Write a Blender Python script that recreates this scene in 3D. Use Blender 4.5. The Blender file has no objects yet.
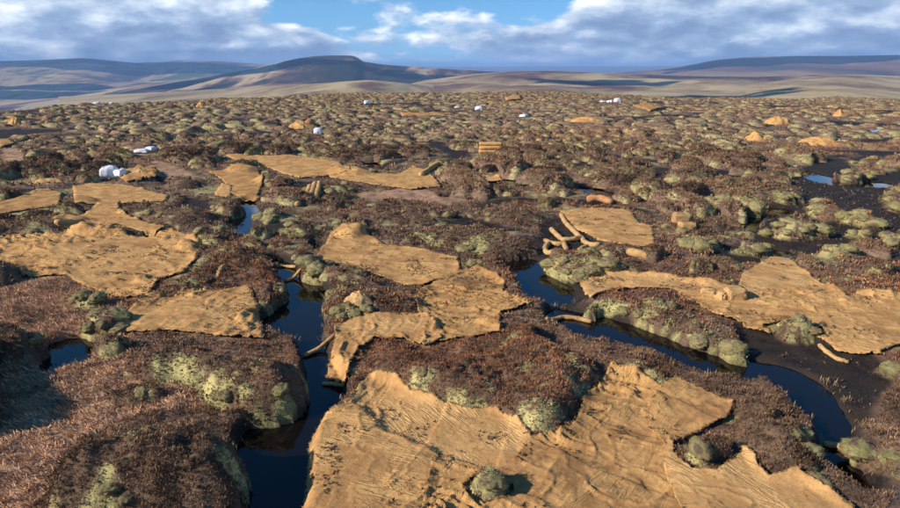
import bpy, math, random
import numpy as np

# ------------------------------------------------------------------ camera, sky, sun, exposure
scene = bpy.context.scene
COL = scene.collection
CAM_H = 7.0
PITCH = math.radians(16.7)
FPX = 619.0
camd = bpy.data.cameras.new('camera')
camd.sensor_width = 36.0
camd.lens = FPX / 900.0 * 36.0
camd.clip_start = 0.1
camd.clip_end = 80000.0
cam = bpy.data.objects.new('camera', camd)
cam.location = (0, 0, CAM_H)
cam.rotation_euler = (math.pi / 2 - PITCH, 0, 0)
COL.objects.link(cam)
scene.camera = cam

SUN_EL = math.radians(29.0)
SUN_AZ = math.radians(-112.0)          # compass angle from +Y, clockwise positive: left and a little behind the camera
SUN_DIR = np.array([math.sin(SUN_AZ) * math.cos(SUN_EL), math.cos(SUN_AZ) * math.cos(SUN_EL), math.sin(SUN_EL)])

world = bpy.data.worlds.new('World')
scene.world = world
world.use_nodes = True


def N(nt, typ, loc=(0, 0), **kw):
    n = nt.nodes.new(typ)
    n.location = loc
    for k, v in kw.items():
        if k.startswith('i_'):
            n.inputs[k[2:].replace('_', ' ')].default_value = v
        else:
            setattr(n, k, v)
    return n


def math_node(nt, op, a, b=None, c=None):
    n = nt.nodes.new('ShaderNodeMath')
    n.operation = op
    for i, v in enumerate((a, b, c)):
        if v is None:
            continue
        if isinstance(v, (int, float)):
            n.inputs[i].default_value = v
        else:
            nt.links.new(v, n.inputs[i])
    return n.outputs[0]


def mix_col(nt, fac, a, b, blend='MIX'):
    n = nt.nodes.new('ShaderNodeMix')
    n.data_type = 'RGBA'
    n.blend_type = blend
    for i, v in ((0, fac), (6, a), (7, b)):
        if isinstance(v, (int, float)):
            n.inputs[i].default_value = v
        elif isinstance(v, tuple):
            n.inputs[i].default_value = v if len(v) == 4 else (*v, 1)
        else:
            nt.links.new(v, n.inputs[i])
    return n.outputs[2]


def ramp(nt, fac, stops):
    n = nt.nodes.new('ShaderNodeValToRGB')
    el = n.color_ramp.elements
    while len(el) < len(stops):
        el.new(0.5)
    for e, (p, c) in zip(el, stops):
        e.position = p
        e.color = c if len(c) == 4 else (*c, 1)
    nt.links.new(fac, n.inputs[0])
    return n.outputs[0]


def noise(nt, vec, scale, detail=4, rough=0.55, dist=0.0):
    n = nt.nodes.new('ShaderNodeTexNoise')
    n.inputs['Scale'].default_value = scale
    n.inputs['Detail'].default_value = detail
    n.inputs['Roughness'].default_value = rough
    n.inputs['Distortion'].default_value = dist
    if vec is not None:
        nt.links.new(vec, n.inputs['Vector'])
    return n.outputs['Fac']


def build_world(seed=9.55):
    nt = world.node_tree
    nt.nodes.clear()
    sky = N(nt, 'ShaderNodeTexSky')
    sky.sky_type = 'NISHITA'
    sky.sun_disc = False
    sky.sun_elevation = SUN_EL
    sky.sun_rotation = SUN_AZ
    sky.altitude = 500
    sky.air_density = 1.0
    sky.dust_density = 0.2
    sky.ozone_density = 1.6
    hs = N(nt, 'ShaderNodeHueSaturation')
    hs.inputs['Saturation'].default_value = 1.36
    hs.inputs['Value'].default_value = 1.15
    nt.links.new(sky.outputs[0], hs.inputs['Color'])
    tc = N(nt, 'ShaderNodeTexCoord')
    sep = N(nt, 'ShaderNodeSeparateXYZ')
    nt.links.new(tc.outputs['Generated'], sep.inputs[0])
    zz = math_node(nt, 'MAXIMUM', sep.outputs[2], 0.0)
    lift = N(nt, 'ShaderNodeCombineXYZ')       # keep the clear-air colour clean down to the horizon
    nt.links.new(sep.outputs[0], lift.inputs[0])
    nt.links.new(sep.outputs[1], lift.inputs[1])
    nt.links.new(math_node(nt, 'ADD', zz, 0.11), lift.inputs[2])
    nt.links.new(lift.outputs[0], sky.inputs['Vector'])
    den = math_node(nt, 'ADD', zz, 0.36)
    u = math_node(nt, 'DIVIDE', sep.outputs[0], den)
    v = math_node(nt, 'DIVIDE', sep.outputs[1], den)
    comb = N(nt, 'ShaderNodeCombineXYZ')
    u = math_node(nt, 'ADD', u, 0.34)
    nt.links.new(u, comb.inputs[0])
    nt.links.new(v, comb.inputs[1])
    comb.inputs[2].default_value = seed
    # cloud deck: a broad field decides where there is cloud, a finer one gives the billows
    broad = noise(nt, comb.outputs[0], 1.15, 2, 0.5)
    fine = noise(nt, comb.outputs[0], 3.4, 9, 0.55, 0.1)
    dens = math_node(nt, 'ADD', math_node(nt, 'MULTIPLY', broad, 0.75), math_node(nt, 'MULTIPLY', fine, 0.55))
    # cumulus seen side-on closes up towards the horizon; higher up the gaps open
    dens = math_node(nt, 'SUBTRACT', dens, math_node(nt, 'MULTIPLY', zz, 0.55))
    cover = ramp(nt, dens, [(0.555, (0, 0, 0)), (0.615, (1, 1, 1))])
    # billow light: the same field a little nearer the sun
    off = N(nt, 'ShaderNodeVectorMath', operation='ADD')
    nt.links.new(comb.outputs[0], off.inputs[0])
    off.inputs[1].default_value = (-0.04, -0.07, 0.03)
    fine2 = noise(nt, off.outputs[0], 3.4, 9, 0.55, 0.1)
    lit = math_node(nt, 'SUBTRACT', fine, fine2)
    lit = math_node(nt, 'ADD', math_node(nt, 'MULTIPLY', lit, 3.2), 0.30)
    thick = ramp(nt, dens, [(0.60, (1, 1, 1)), (0.76, (0, 0, 0))])
    lit = math_node(nt, 'ADD', math_node(nt, 'MULTIPLY', lit, 0.75), math_node(nt, 'MULTIPLY', thick, 0.30))
    ccol = ramp(nt, lit, [(0.06, (1.7, 2.4, 3.8)), (0.34, (2.7, 3.6, 5.1)), (0.58, (5.0, 5.8, 6.8)), (0.82, (8.6, 8.8, 9.0))])
    base = mix_col(nt, cover, hs.outputs[0], ccol)
    bg = N(nt, 'ShaderNodeBackground')
    bg.inputs['Strength'].default_value = 0.105
    nt.links.new(base, bg.inputs['Color'])
    out = N(nt, 'ShaderNodeOutputWorld')
    nt.links.new(bg.outputs[0], out.inputs[0])


build_world()

sund = bpy.data.lights.new('sun', 'SUN')
sund.energy = 4.6
sund.angle = math.radians(0.53)
sund.color = (1.0, 0.91, 0.79)
sun = bpy.data.objects.new('sun', sund)
sun.rotation_euler = (math.pi / 2 - SUN_EL, 0, -SUN_AZ + math.pi)
sun.location = (-200, -80, 150)
COL.objects.link(sun)

vs = scene.view_settings
vs.view_transform = 'Standard'
vs.look = 'None'
vs.exposure = 0.55
vs.gamma = 1.0
vs.use_curve_mapping = False
scene.cycles.max_bounces = 5
scene.cycles.diffuse_bounces = 2
scene.cycles.transparent_max_bounces = 6
scene.cycles.volume_bounces = 0
scene.cycles.use_denoising = True
scene.cycles.adaptive_threshold = 0.02

rng = np.random.default_rng(11)
random.seed(5)

# ------------------------------------------------------------------ numeric helpers


def _hash(ix, iy, seed):
    h = (ix.astype(np.int64) * 374761393 + iy.astype(np.int64) * 668265263 + seed * 1442695041) & 0xFFFFFFFF
    h = ((h ^ (h >> 13)) * 1274126177) & 0xFFFFFFFF
    return ((h ^ (h >> 16)) & 0xFFFFFF) / float(0xFFFFFF)


def vnoise(x, y, seed=0):
    x = np.asarray(x, float); y = np.asarray(y, float)
    ix = np.floor(x); iy = np.floor(y)
    fx = x - ix; fy = y - iy
    ux = fx * fx * fx * (fx * (fx * 6 - 15) + 10); uy = fy * fy * fy * (fy * (fy * 6 - 15) + 10)
    a = _hash(ix, iy, seed); b = _hash(ix + 1, iy, seed); c = _hash(ix, iy + 1, seed); d = _hash(ix + 1, iy + 1, seed)
    return ((a * (1 - ux) + b * ux) * (1 - uy) + (c * (1 - ux) + d * ux) * uy) * 2 - 1


def fbm(x, y, size, octaves=4, seed=0, gain=0.5):
    s = np.zeros(np.shape(x)); a = 1.0; t = 0.0; f = 1.0 / size
    for o in range(octaves):
        ca, sa = math.cos(0.7 * o), math.sin(0.7 * o)
        s += a * vnoise((x * ca - y * sa) * f + 17.3 * o, (x * sa + y * ca) * f - 9.1 * o, seed + o)
        t += a; a *= gain; f *= 2.03
    return s / t


def sstep(a, b, x):
    t = np.clip((x - a) / (b - a), 0, 1)
    return t * t * (3 - 2 * t)


def smax(a, b, k):
    h = np.clip(0.5 + 0.5 * (a - b) / k, 0, 1)
    return b * (1 - h) + a * h + k * h * (1 - h)


SP, CP = math.sin(PITCH), math.cos(PITCH)


def ground_at(px, py, z=0.0):
    """point of the plane at height z that the photograph shows at pixel (px, py)"""
    dx = (px - 450.0) / FPX; dy = (254.0 - py) / FPX
    wx, wy, wz = dx, CP + dy * SP, -SP + dy * CP
    t = (z - CAM_H) / wz
    return np.array([wx * t, wy * t])


def poly_at(pts, z=0.0):
    return np.array([ground_at(x, y, z) for x, y in pts])


def smooth_poly(P, it=2):
    for _ in range(it):                              # Chaikin corner cutting
        Q = np.roll(P, -1, axis=0)
        P = np.stack([0.75 * P + 0.25 * Q, 0.25 * P + 0.75 * Q], 1).reshape(-1, 2)
    return P


def ell(cx, cy, rx, ry, tilt=0.0, n=16):
    o = []
    for i in range(n):
        a = 2 * math.pi * i / n
        ex, ey = rx * math.cos(a), ry * math.sin(a)
        o.append((cx + ex * math.cos(tilt) - ey * math.sin(tilt), cy + ex * math.sin(tilt) + ey * math.cos(tilt)))
    return o


def sdf(P, x, y, far=3.0):
    """signed distance to polygon P (negative inside); points well away get `far`"""
    x = np.asarray(x, float); y = np.asarray(y, float)
    shp = x.shape
    x = x.ravel(); y = y.ravel()
    out = np.full(x.shape, far)
    lo = P.min(0) - far; hi = P.max(0) + far
    idx = np.nonzero((x > lo[0]) & (x < hi[0]) & (y > lo[1]) & (y < hi[1]))[0]
    if len(idx):
        X = x[idx]; Y = y[idx]
        d2 = np.full(X.shape, 1e9); ins = np.zeros(X.shape, bool)
        for a, b in zip(P, np.roll(P, -1, axis=0)):
            e = b - a; L = max(e @ e, 1e-12)
            t = np.clip(((X - a[0]) * e[0] + (Y - a[1]) * e[1]) / L, 0, 1)
            d2 = np.minimum(d2, (X - a[0] - t * e[0]) ** 2 + (Y - a[1] - t * e[1]) ** 2)
            cr = (a[1] > Y) != (b[1] > Y)
            with np.errstate(divide='ignore', invalid='ignore'):
                xi = a[0] + (Y - a[1]) * e[0] / (e[1] if abs(e[1]) > 1e-12 else 1e-12)
            ins ^= cr & (X < xi)
        d = np.sqrt(d2)
        out[idx] = np.where(ins, -d, np.minimum(d, far))
    return out.reshape(shp)


# ------------------------------------------------------------------ object helpers
def mesh_from(name, V, F, mat=None, smooth=True, col=None, loops=None):
    """V (n,3), F (m,k) all the same size, or a list of such arrays"""
    me = bpy.data.meshes.new(name)
    V = np.asarray(V, np.float32)
    Fs = F if isinstance(F, list) else [F]
    Fs = [np.asarray(f, np.int32) for f in Fs if len(f)]
    nl = sum(f.size for f in Fs); nf = sum(len(f) for f in Fs)
    me.vertices.add(len(V)); me.vertices.foreach_set('co', V.ravel())
    me.loops.add(nl); me.polygons.add(nf)
    li = np.concatenate([f.ravel() for f in Fs]) if Fs else np.zeros(0, np.int32)
    me.loops.foreach_set('vertex_index', li)
    st = []; s = 0
    for f in Fs:
        st.append(s + np.arange(len(f)) * f.shape[1]); s += f.size
    me.polygons.foreach_set('loop_start', np.concatenate(st).astype(np.int32))
    me.polygons.foreach_set('use_smooth', np.full(nf, smooth))
    if col is not None:
        a = me.color_attributes.new('tint', 'FLOAT_COLOR', 'POINT')
        c = np.ones((len(V), 4), np.float32); c[:, :3] = col
        a.data.foreach_set('color', c.ravel())
    me.update(calc_edges=True)
    me.validate()
    if mat is not None:
        me.materials.append(mat)
    return me


def add(name, me, parent=None, loc=None, rot=None, scl=None):
    o = bpy.data.objects.new(name, me)
    COL.objects.link(o)
    if parent is not None:
        o.parent = parent
    if loc is not None:
        o.location = loc
    if rot is not None:
        o.rotation_euler = rot
    if scl is not None:
        o.scale = scl
    return o


def tag(o, label=None, cat=None, group=None, kind=None):
    if label: o['label'] = label
    if cat: o['category'] = cat
    if group: o['group'] = group
    if kind: o['kind'] = kind
    return o


def recenter(me, c):
    n = len(me.vertices)
    a = np.empty(n * 3, np.float32); me.vertices.foreach_get('co', a)
    a = a.reshape(-1, 3) - np.asarray(c, np.float32)
    me.vertices.foreach_set('co', a.ravel()); me.update()


# ------------------------------------------------------------------ materials
def new_mat(name):
    m = bpy.data.materials.new(name)
    m.use_nodes = True
    nt = m.node_tree
    b = nt.nodes['Principled BSDF']
    b.inputs['Roughness'].default_value = 0.9
    b.inputs['Specular IOR Level'].default_value = 0.2
    return m, nt, b


def bump(nt, b, h, strength, dist):
    n = nt.nodes.new('ShaderNodeBump')
    n.inputs['Strength'].default_value = strength
    n.inputs['Distance'].default_value = dist
    nt.links.new(h, n.inputs['Height'])
    nt.links.new(n.outputs[0], b.inputs['Normal'])


def geo_pos(nt):
    return nt.nodes.new('ShaderNodeNewGeometry').outputs['Position']


def obj_pos(nt):
    return nt.nodes.new('ShaderNodeTexCoord').outputs['Object']


def m_ground():
    m, nt, b = new_mat('moor_soil')
    p = geo_pos(nt)
    att = N(nt, 'ShaderNodeAttribute', attribute_name='tint')
    n1 = noise(nt, p, 1.7, 6, 0.65)
    n2 = noise(nt, p, 14.0, 5, 0.7)
    k = math_node(nt, 'ADD', math_node(nt, 'MULTIPLY', n1, 1.1), math_node(nt, 'MULTIPLY', n2, 0.9))
    vary = ramp(nt, k, [(0.70, (0.5, 0.5, 0.5)), (1.0, (1.0, 1.0, 1.0)), (1.0, (1.45, 1.4, 1.35))])
    c = mix_col(nt, 1.0, att.outputs['Color'], vary, 'MULTIPLY')
    nt.links.new(c, b.inputs['Base Color'])
    al = att.outputs['Alpha']
    bw = N(nt, 'ShaderNodeRGBToBW')
    nt.links.new(att.outputs['Color'], bw.inputs[0])
    wet = ramp(nt, bw.outputs[0], [(0.018, (0, 0, 0)), (0.05, (1, 1, 1))])
    pud = ramp(nt, n1, [(0.40, (0.48, 0.48, 0.48)), (0.56, (0.9, 0.9, 0.9))])
    nt.links.new(mix_col(nt, wet, pud, (0.95, 0.95, 0.95)), b.inputs['Roughness'])
    bump(nt, b, n2, 0.9, 0.05)
    return m


def m_tint(name, rough=0.9, spec=0.15, bumpy=None, mixin=None):
    m, nt, b = new_mat(name)
    att = N(nt, 'ShaderNodeAttribute', attribute_name='tint')
    c = att.outputs['Color']
    if bumpy:
        p = obj_pos(nt)
        if mixin:
            wn = noise(nt, geo_pos(nt), 2.3, 5, 0.65)
            c = mix_col(nt, ramp(nt, wn, [(0.50, (0, 0, 0)), (0.60, (0.8, 0.8, 0.8))]), c, mixin)
        nz = noise(nt, p, bumpy, 6, 0.7)
        c = mix_col(nt, 1.0, c, ramp(nt, nz, [(0.30, (0.55, 0.52, 0.48)), (0.5, (1, 1, 1)), (0.72, (1.3, 1.3, 1.25))]), 'MULTIPLY')
        bump(nt, b, nz, 0.9, 0.05)
    nt.links.new(c, b.inputs['Base Color'])
    b.inputs['Roughness'].default_value = rough
    b.inputs['Specular IOR Level'].default_value = spec
    return m


def m_coir(name, base=(0.50, 0.285, 0.105), dark=(0.25, 0.125, 0.045), ang=0.0):
    m, nt, b = new_mat(name)
    p = geo_pos(nt)
    mp = N(nt, 'ShaderNodeMapping')
    mp.inputs['Rotation'].default_value = (0, 0, ang)
    nt.links.new(p, mp.inputs['Vector'])
    st = N(nt, 'ShaderNodeMapping')
    st.inputs['Scale'].default_value = (1.0, 2.6, 1.0)
    nt.links.new(mp.outputs[0], st.inputs['Vector'])
    big = noise(nt, mp.outputs[0], 0.9, 5, 0.6, 0.4)
    streak = noise(nt, st.outputs[0], 1.3, 6, 0.65)
    fib = noise(nt, mp.outputs[0], 55, 3, 0.7)
    wv = N(nt, 'ShaderNodeMapping')
    wv.inputs['Scale'].default_value = (70.0, 9.0, 20.0)
    nt.links.new(mp.outputs[0], wv.inputs['Vector'])
    weave = noise(nt, wv.outputs[0], 1.0, 2, 0.5)
    k = math_node(nt, 'ADD', math_node(nt, 'MULTIPLY', big, 0.6), math_node(nt, 'MULTIPLY', streak, 0.5))
    stain = ramp(nt, k, [(0.485, (1, 1, 1)), (0.60, (0, 0, 0))])
    c = mix_col(nt, math_node(nt, 'MULTIPLY', stain, 0.85), base, dark)
    damp = noise(nt, mp.outputs[0], 3.1, 5, 0.7)
    spots = ramp(nt, damp, [(0.60, (0, 0, 0)), (0.70, (1, 1, 1))])
    c = mix_col(nt, math_node(nt, 'MULTIPLY', spots, 0.65), c, (0.10, 0.055, 0.028))
    f2 = ramp(nt, math_node(nt, 'ADD', math_node(nt, 'MULTIPLY', fib, 0.5), math_node(nt, 'MULTIPLY', weave, 0.5)),
              [(0.3, (0.70, 0.68, 0.62)), (0.5, (1, 1, 1)), (0.7, (1.22, 1.22, 1.2))])
    c = mix_col(nt, 1.0, c, f2, 'MULTIPLY')
    nt.links.new(c, b.inputs['Base Color'])
    b.inputs['Roughness'].default_value = 0.95
    b.inputs['Specular IOR Level'].default_value = 0.1
    mid = noise(nt, mp.outputs[0], 9.0, 5, 0.7)
    h = math_node(nt, 'ADD', math_node(nt, 'MULTIPLY', mid, 0.8), math_node(nt, 'MULTIPLY', fib, 0.16))
    cr = N(nt, 'ShaderNodeMapping')
    cr.inputs['Scale'].default_value = (1.1, 6.0, 1.0)
    nt.links.new(mp.outputs[0], cr.inputs['Vector'])
    cn = noise(nt, cr.outputs[0], 1.0, 4, 0.55, 1.3)
    ridge_ = math_node(nt, 'POWER', math_node(nt, 'SUBTRACT', 1.0, math_node(nt, 'ABSOLUTE', math_node(nt, 'MULTIPLY', math_node(nt, 'SUBTRACT', cn, 0.5), 5.0))), 3.0)
    where = ramp(nt, big, [(0.46, (0.05, 0.05, 0.05)), (0.60, (1, 1, 1))])
    h = math_node(nt, 'ADD', math_node(nt, 'MULTIPLY', h, 0.55), math_node(nt, 'MULTIPLY', math_node(nt, 'MULTIPLY', math_node(nt, 'MAXIMUM', ridge_, 0.0), where), 0.42))
    bump(nt, b, h, 0.85, 0.05)
    return m


def m_water():
    m, nt, b = new_mat('pool_surface')
    b.inputs['Base Color'].default_value = (0.006, 0.0045, 0.004, 1)
    b.inputs['Roughness'].default_value = 0.03
    b.inputs['IOR'].default_value = 1.33
    b.inputs['Specular IOR Level'].default_value = 0.5
    p = geo_pos(nt)
    bump(nt, b, noise(nt, p, 3.5, 2, 0.5), 0.05, 0.02)
    return m


M_GROUND = m_ground()
M_HEATHER = m_tint('heather_twigs', 0.85, 0.2)
M_GRASS = m_tint('dry_sedge', 0.8, 0.25)
M_MOSS = m_tint('pale_moss', 0.95, 0.08, bumpy=16.0)
M_MOUND = m_tint('mossy_mound', 0.95, 0.08, bumpy=7.0, mixin=(0.165, 0.105, 0.078))
M_WATER = m_water()
M_COIR = [m_coir('coir_matting_%s' % k, ang=a, base=b_, dark=d_) for k, a, b_, d_ in (
    ('plain', 0.3, (0.56, 0.32, 0.122), (0.36, 0.185, 0.07)),
    ('weathered', -0.75, (0.50, 0.28, 0.105), (0.29, 0.145, 0.055)),
    ('pale', 0.95, (0.60, 0.35, 0.138), (0.43, 0.23, 0.088)))]

# ------------------------------------------------------------------ layout of the bog (outlines as seen, laid on the ground plane)
POOLS = [   # name of look, outline, water level shift
    ('dark channel pool between the two banks of matting', [(268, 259), (290, 262), (305, 279), (320, 284), (328, 298), (324, 330), (326, 366), (348, 392), (328, 414), (313, 436), (311, 458), (302, 490), (306, 530), (240, 530), (242, 478), (236, 440), (258, 421), (300, 412), (310, 380), (303, 354), (294, 338), (262, 332), (258, 320), (284, 302), (287, 286), (276, 272)]),
    ('small blue pool below the upper coir sheet', [(239, 200), (258, 200), (260, 218), (248, 222), (254, 228), (252, 236), (233, 235), (231, 222), (238, 212)]),
    ('sliver of blue water at the corner of the coir', [(170, 223), (188, 224), (189, 230), (174, 233)]),
    ('dark puddle in the coir', [(140, 236), (160, 236), (158, 243), (144, 242)]),
    ('blue pool in the sedge', [(42, 352), (56, 341), (96, 335), (103, 349), (88, 365), (46, 377)]),
    ('pool beside the mossy bank', [(500, 264), (530, 257), (548, 268), (562, 280), (575, 290), (570, 306), (540, 306), (524, 298), (520, 286), (512, 276)]),
    ('long curving pool of deep blue water', [(545, 318), (549, 308), (590, 312), (628, 322), (676, 338), (706, 352), (748, 360), (790, 368), (820, 384), (838, 404), (852, 432), (860, 452), (874, 482), (882, 500), (862, 500), (835, 478), (816, 458), (816, 430), (792, 405), (770, 384), (720, 380), (688, 372), (640, 350), (600, 349), (566, 336)]),
    ('blue water behind the long coir mat', [(755, 262), (766, 250), (780, 249), (806, 258), (808, 266), (794, 264), (780, 259)]),
    ('narrow water between mossy islands', [(738, 224), (752, 214), (766, 207), (792, 209), (794, 216), (768, 219), (758, 231), (742, 231)]),
    ('bright water in the black peat', [(796, 172), (812, 170), (838, 180), (866, 181), (890, 182), (888, 188), (850, 187), (812, 182)]),
    ('pool under a coir strip', [(474, 177), (500, 177), (528, 184), (526, 189), (495, 188), (478, 184)]),
    ('pool before a row of moss cushions', [(572, 186), (596, 187), (624, 194), (622, 200), (586, 199)]),
    ('pool below the heather', [(306, 243), (324, 244), (324, 252), (308, 252)]),
    ('glint of water beyond the heather', [(362, 161), (376, 160), (386, 168), (382, 173), (366, 170)]),
    ('distant bright pool', [(860, 127), (878, 127), (882, 131), (864, 132)]),
    ('small pool among moss', [(544, 137), (556, 137), (556, 142), (544, 142)]),
    ('small pool', [(436, 194), (450, 194), (452, 200), (438, 200)]),
]
PEAT = [
    [(738, 224), (752, 212), (768, 206), (790, 198), (786, 186), (800, 170), (817, 160), (842, 158), (850, 166), (866, 180), (890, 171), (930, 168), (930, 240), (900, 246), (860, 250), (815, 252), (806, 264), (790, 262), (764, 262), (750, 268), (700, 258), (688, 252), (712, 248), (742, 246), (760, 240), (745, 232)],
    [(735, 326), (770, 330), (800, 338), (835, 351), (878, 357), (893, 382), (880, 405), (858, 427), (846, 428), (835, 402), (812, 378), (760, 362), (744, 355)],
    [(560, 268), (592, 278), (592, 304), (552, 310), (545, 305), (562, 290)],
    [(460, 218), (500, 219), (505, 228), (470, 229)],
    [(495, 246), (545, 240), (556, 250), (548, 262), (500, 264), (478, 258)],
    [(542, 224), (560, 216), (600, 240), (598, 250), (555, 256), (538, 246)],
    [(646, 168), (672, 168), (676, 184), (660, 188), (648, 180)],
    [(565, 164), (590, 160), (596, 170), (575, 174)],
    [(262, 420), (310, 378), (350, 392), (330, 414), (312, 436), (306, 530), (236, 530), (236, 436)],
    [(150, 176), (200, 180), (206, 190), (170, 190)],
    [(845, 160), (880, 152), (895, 160), (870, 170)],
]
SEDGE = [[(-160, 285), (0, 285), (24, 276), (66, 276), (82, 287), (128, 304), (130, 332), (125, 350), (150, 385), (200, 395), (215, 415), (150, 412), (110, 425), (45, 470), (40, 530), (-300, 530)],
         [(146, 164), (160, 160), (200, 176), (196, 184), (160, 178)], [(0, 148), (20, 148), (28, 164), (5, 166)], [(480, 205), (420, 200), (330, 200), (380, 190), (440, 190)]]

# (label, outline, layer, wrinkle angle, wrinkle height, material, rise)
MATS = [
    ('coir sheet with dark scuffs at the water edge beneath the channel pool', [(303, 525), (305, 488), (310, 441), (324, 418), (350, 408), (361, 411), (372, 426), (386, 436), (438, 460), (431, 485), (426, 525)], 3, 0.9, 0.020, 0, 0.16),
    ('pale coir sheet draped along the foot of the big heather bank', [(345, 409), (354, 396), (369, 379), (396, 384), (410, 396), (450, 410), (462, 414), (497, 415), (516, 427), (534, 447), (528, 472), (500, 488), (436, 464), (384, 440), (358, 415)], 1, 1.3, 0.022, 2, 0.10),
    ('large coir mat with long diagonal wrinkles around the small moss tuft', [(420, 525), (434, 458), (500, 478), (532, 444), (560, 440), (576, 431), (585, 404), (600, 391), (609, 374), (634, 380), (660, 392), (672, 430), (662, 452), (682, 478), (700, 525)], 2, -0.62, 0.045, 1, 0.10),
    ('coir flap folded over beside the mossy tuft in the heather', [(652, 394), (664, 389), (675, 383), (700, 394), (731, 409), (727, 424), (708, 431), (682, 442), (664, 450), (648, 430)], 4, -0.9, 0.018, 1, 0.18),
    ('smooth bright coir sheet below the heather tuft by the curving pool', [(662, 452), (668, 446), (676, 462), (690, 477), (716, 480), (731, 469), (738, 455), (747, 462), (756, 474), (768, 485), (795, 481), (813, 492), (850, 515), (850, 530), (690, 530), (668, 492)], 5, 0.25, 0.018, 2, 0.12),
    ('coir sheet on the slope above the channel pool and heather knoll', [(316, 264), (322, 250), (331, 236), (345, 234), (360, 235), (374, 238), (381, 246), (410, 250), (457, 260), (461, 276), (440, 284), (412, 289), (390, 283), (365, 275), (340, 270)], 1, 0.15, 0.030, 0, 0.14),
    ('wrinkled coir sheet with torn brown creases beside the purple bank', [(414, 304), (424, 292), (440, 282), (459, 275), (478, 271), (491, 276), (505, 286), (502, 294), (528, 304), (531, 309), (500, 316), (500, 337), (465, 341), (440, 346), (424, 326)], 2, -0.5, 0.042, 1, 0.12),
    ('coir sheet hanging in folds over the channel bank', [(326, 374), (331, 356), (336, 341), (334, 331), (350, 323), (365, 318), (400, 317), (432, 317), (442, 343), (425, 349), (400, 342), (375, 342), (358, 353), (350, 366), (346, 382)], 3, 1.5, 0.030, 0, 0.18),
    ('wide coir mat with deep creases left of the dark heather ridge', [(-60, 242), (0, 240), (30, 236), (64, 235), (101, 230), (140, 239), (165, 232), (190, 237), (204, 248), (196, 262), (184, 274), (160, 283), (150, 298), (125, 301), (100, 295), (82, 287), (66, 277), (22, 279), (22, 268), (-60, 262)], 1, -0.75, 0.048, 0, 0.12),
    ('lumpy coir sheet over a rounded bank beside the channel pool', [(127, 334), (128, 315), (140, 304), (150, 295), (172, 301), (185, 293), (205, 294), (225, 295), (249, 288), (255, 303), (260, 319), (263, 340), (225, 340), (175, 335)], 2, 1.2, 0.040, 0, 0.20),
    ('narrow coir strip running to the picture edge above the dark heather', [(-40, 212), (0, 204), (20, 199), (50, 190), (63, 195), (59, 206), (40, 209), (20, 213), (-40, 222)], 1, 0.2, 0.03, 1, 0.12),
    ('coir strip just below the big white bag', [(73, 187), (90, 184), (118, 184), (145, 190), (169, 196), (166, 202), (120, 204), (75, 206)], 1, 0.1, 0.03, 0, 0.12),
    ('stepped coir strip between two dark heather patches', [(98, 204), (120, 202), (120, 214), (148, 224), (166, 228), (152, 235), (118, 226), (98, 228), (58, 231), (54, 226), (85, 216)], 2, 0.4, 0.03, 0, 0.12),
    ('coir sheet sloping down to the small blue pool', [(204, 170), (228, 172), (258, 170), (264, 182), (257, 200), (240, 199), (230, 193), (222, 180)], 1, 0.6, 0.03, 1, 0.12),
    ('long thin coir strip threading through the far heather', [(226, 156), (240, 155), (270, 157), (290, 155), (318, 160), (340, 163), (352, 176), (330, 177), (300, 179), (284, 175), (262, 166), (236, 162)], 2, 0.0, 0.03, 0, 0.14),
    ('coir sheet ending in a ragged point in the middle heather', [(318, 166), (340, 169), (365, 175), (398, 175), (413, 167), (427, 171), (442, 187), (410, 191), (372, 185), (330, 178)], 1, -0.2, 0.035, 0, 0.14),
    ('fan shaped coir mat with the branching coir logs', [(560, 211), (585, 209), (612, 209), (624, 211), (632, 214), (640, 225), (652, 229), (655, 249), (642, 249), (598, 241), (586, 233), (575, 229), (567, 219)], 1, 0.3, 0.025, 0, 0.16),
    ('coir mat stretched along the mossy bank above the heather island', [(580, 282), (610, 275), (665, 278), (704, 285), (738, 290), (742, 277), (760, 265), (770, 258), (783, 258), (793, 263), (808, 276), (828, 290), (800, 302), (760, 302), (700, 302), (690, 304), (676, 292), (640, 291), (610, 293), (590, 304), (583, 293)], 1, 0.1, 0.025, 2, 0.16),
    ('broad coir mat reaching the picture edge beside black peat', [(686, 300), (760, 296), (828, 288), (848, 303), (856, 299), (900, 301), (960, 304), (960, 347), (900, 348), (877, 357), (852, 355), (835, 352), (820, 341), (795, 332), (768, 333), (747, 330), (712, 318)], 2, 0.12, 0.035, 0, 0.12),
    ('crumpled coir beside the white bag', [(118, 176), (128, 170), (140, 168), (158, 170), (160, 176), (146, 180), (126, 182)], 1, 1.0, 0.10, 1, 0.35),
    ('thin coir strip on the lip of a dark pool', [(472, 173), (500, 174), (503, 178), (476, 178)], 1, 0, 0.02, 2, 0.2),
    ('short coir sheet at the edge of the far pools', [(222, 184), (232, 186), (230, 198), (214, 196)], 1, 0, 0.02, 2, 0.14),
    ('scrap of coir matting far off beside the red logs', [(505, 99), (520, 97), (522, 101), (506, 102)], 1, 0, 0.06, 0, 0.5),
    ('low coir heap beyond the moss, near a white bag trio', [(632, 107), (652, 105), (666, 108), (650, 111)], 1, 0, 0.12, 1, 0.6),
    ('coir patch below the far flat hill', [(400, 112), (445, 112), (447, 115), (402, 115)], 1, 0, 0.05, 1, 0.4),
    ('tan coir scrap at the frame edge in the far heather', [(-10, 143), (10, 140), (16, 144), (0, 148)], 1, 0, 0.05, 1, 0.3),
]
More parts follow.
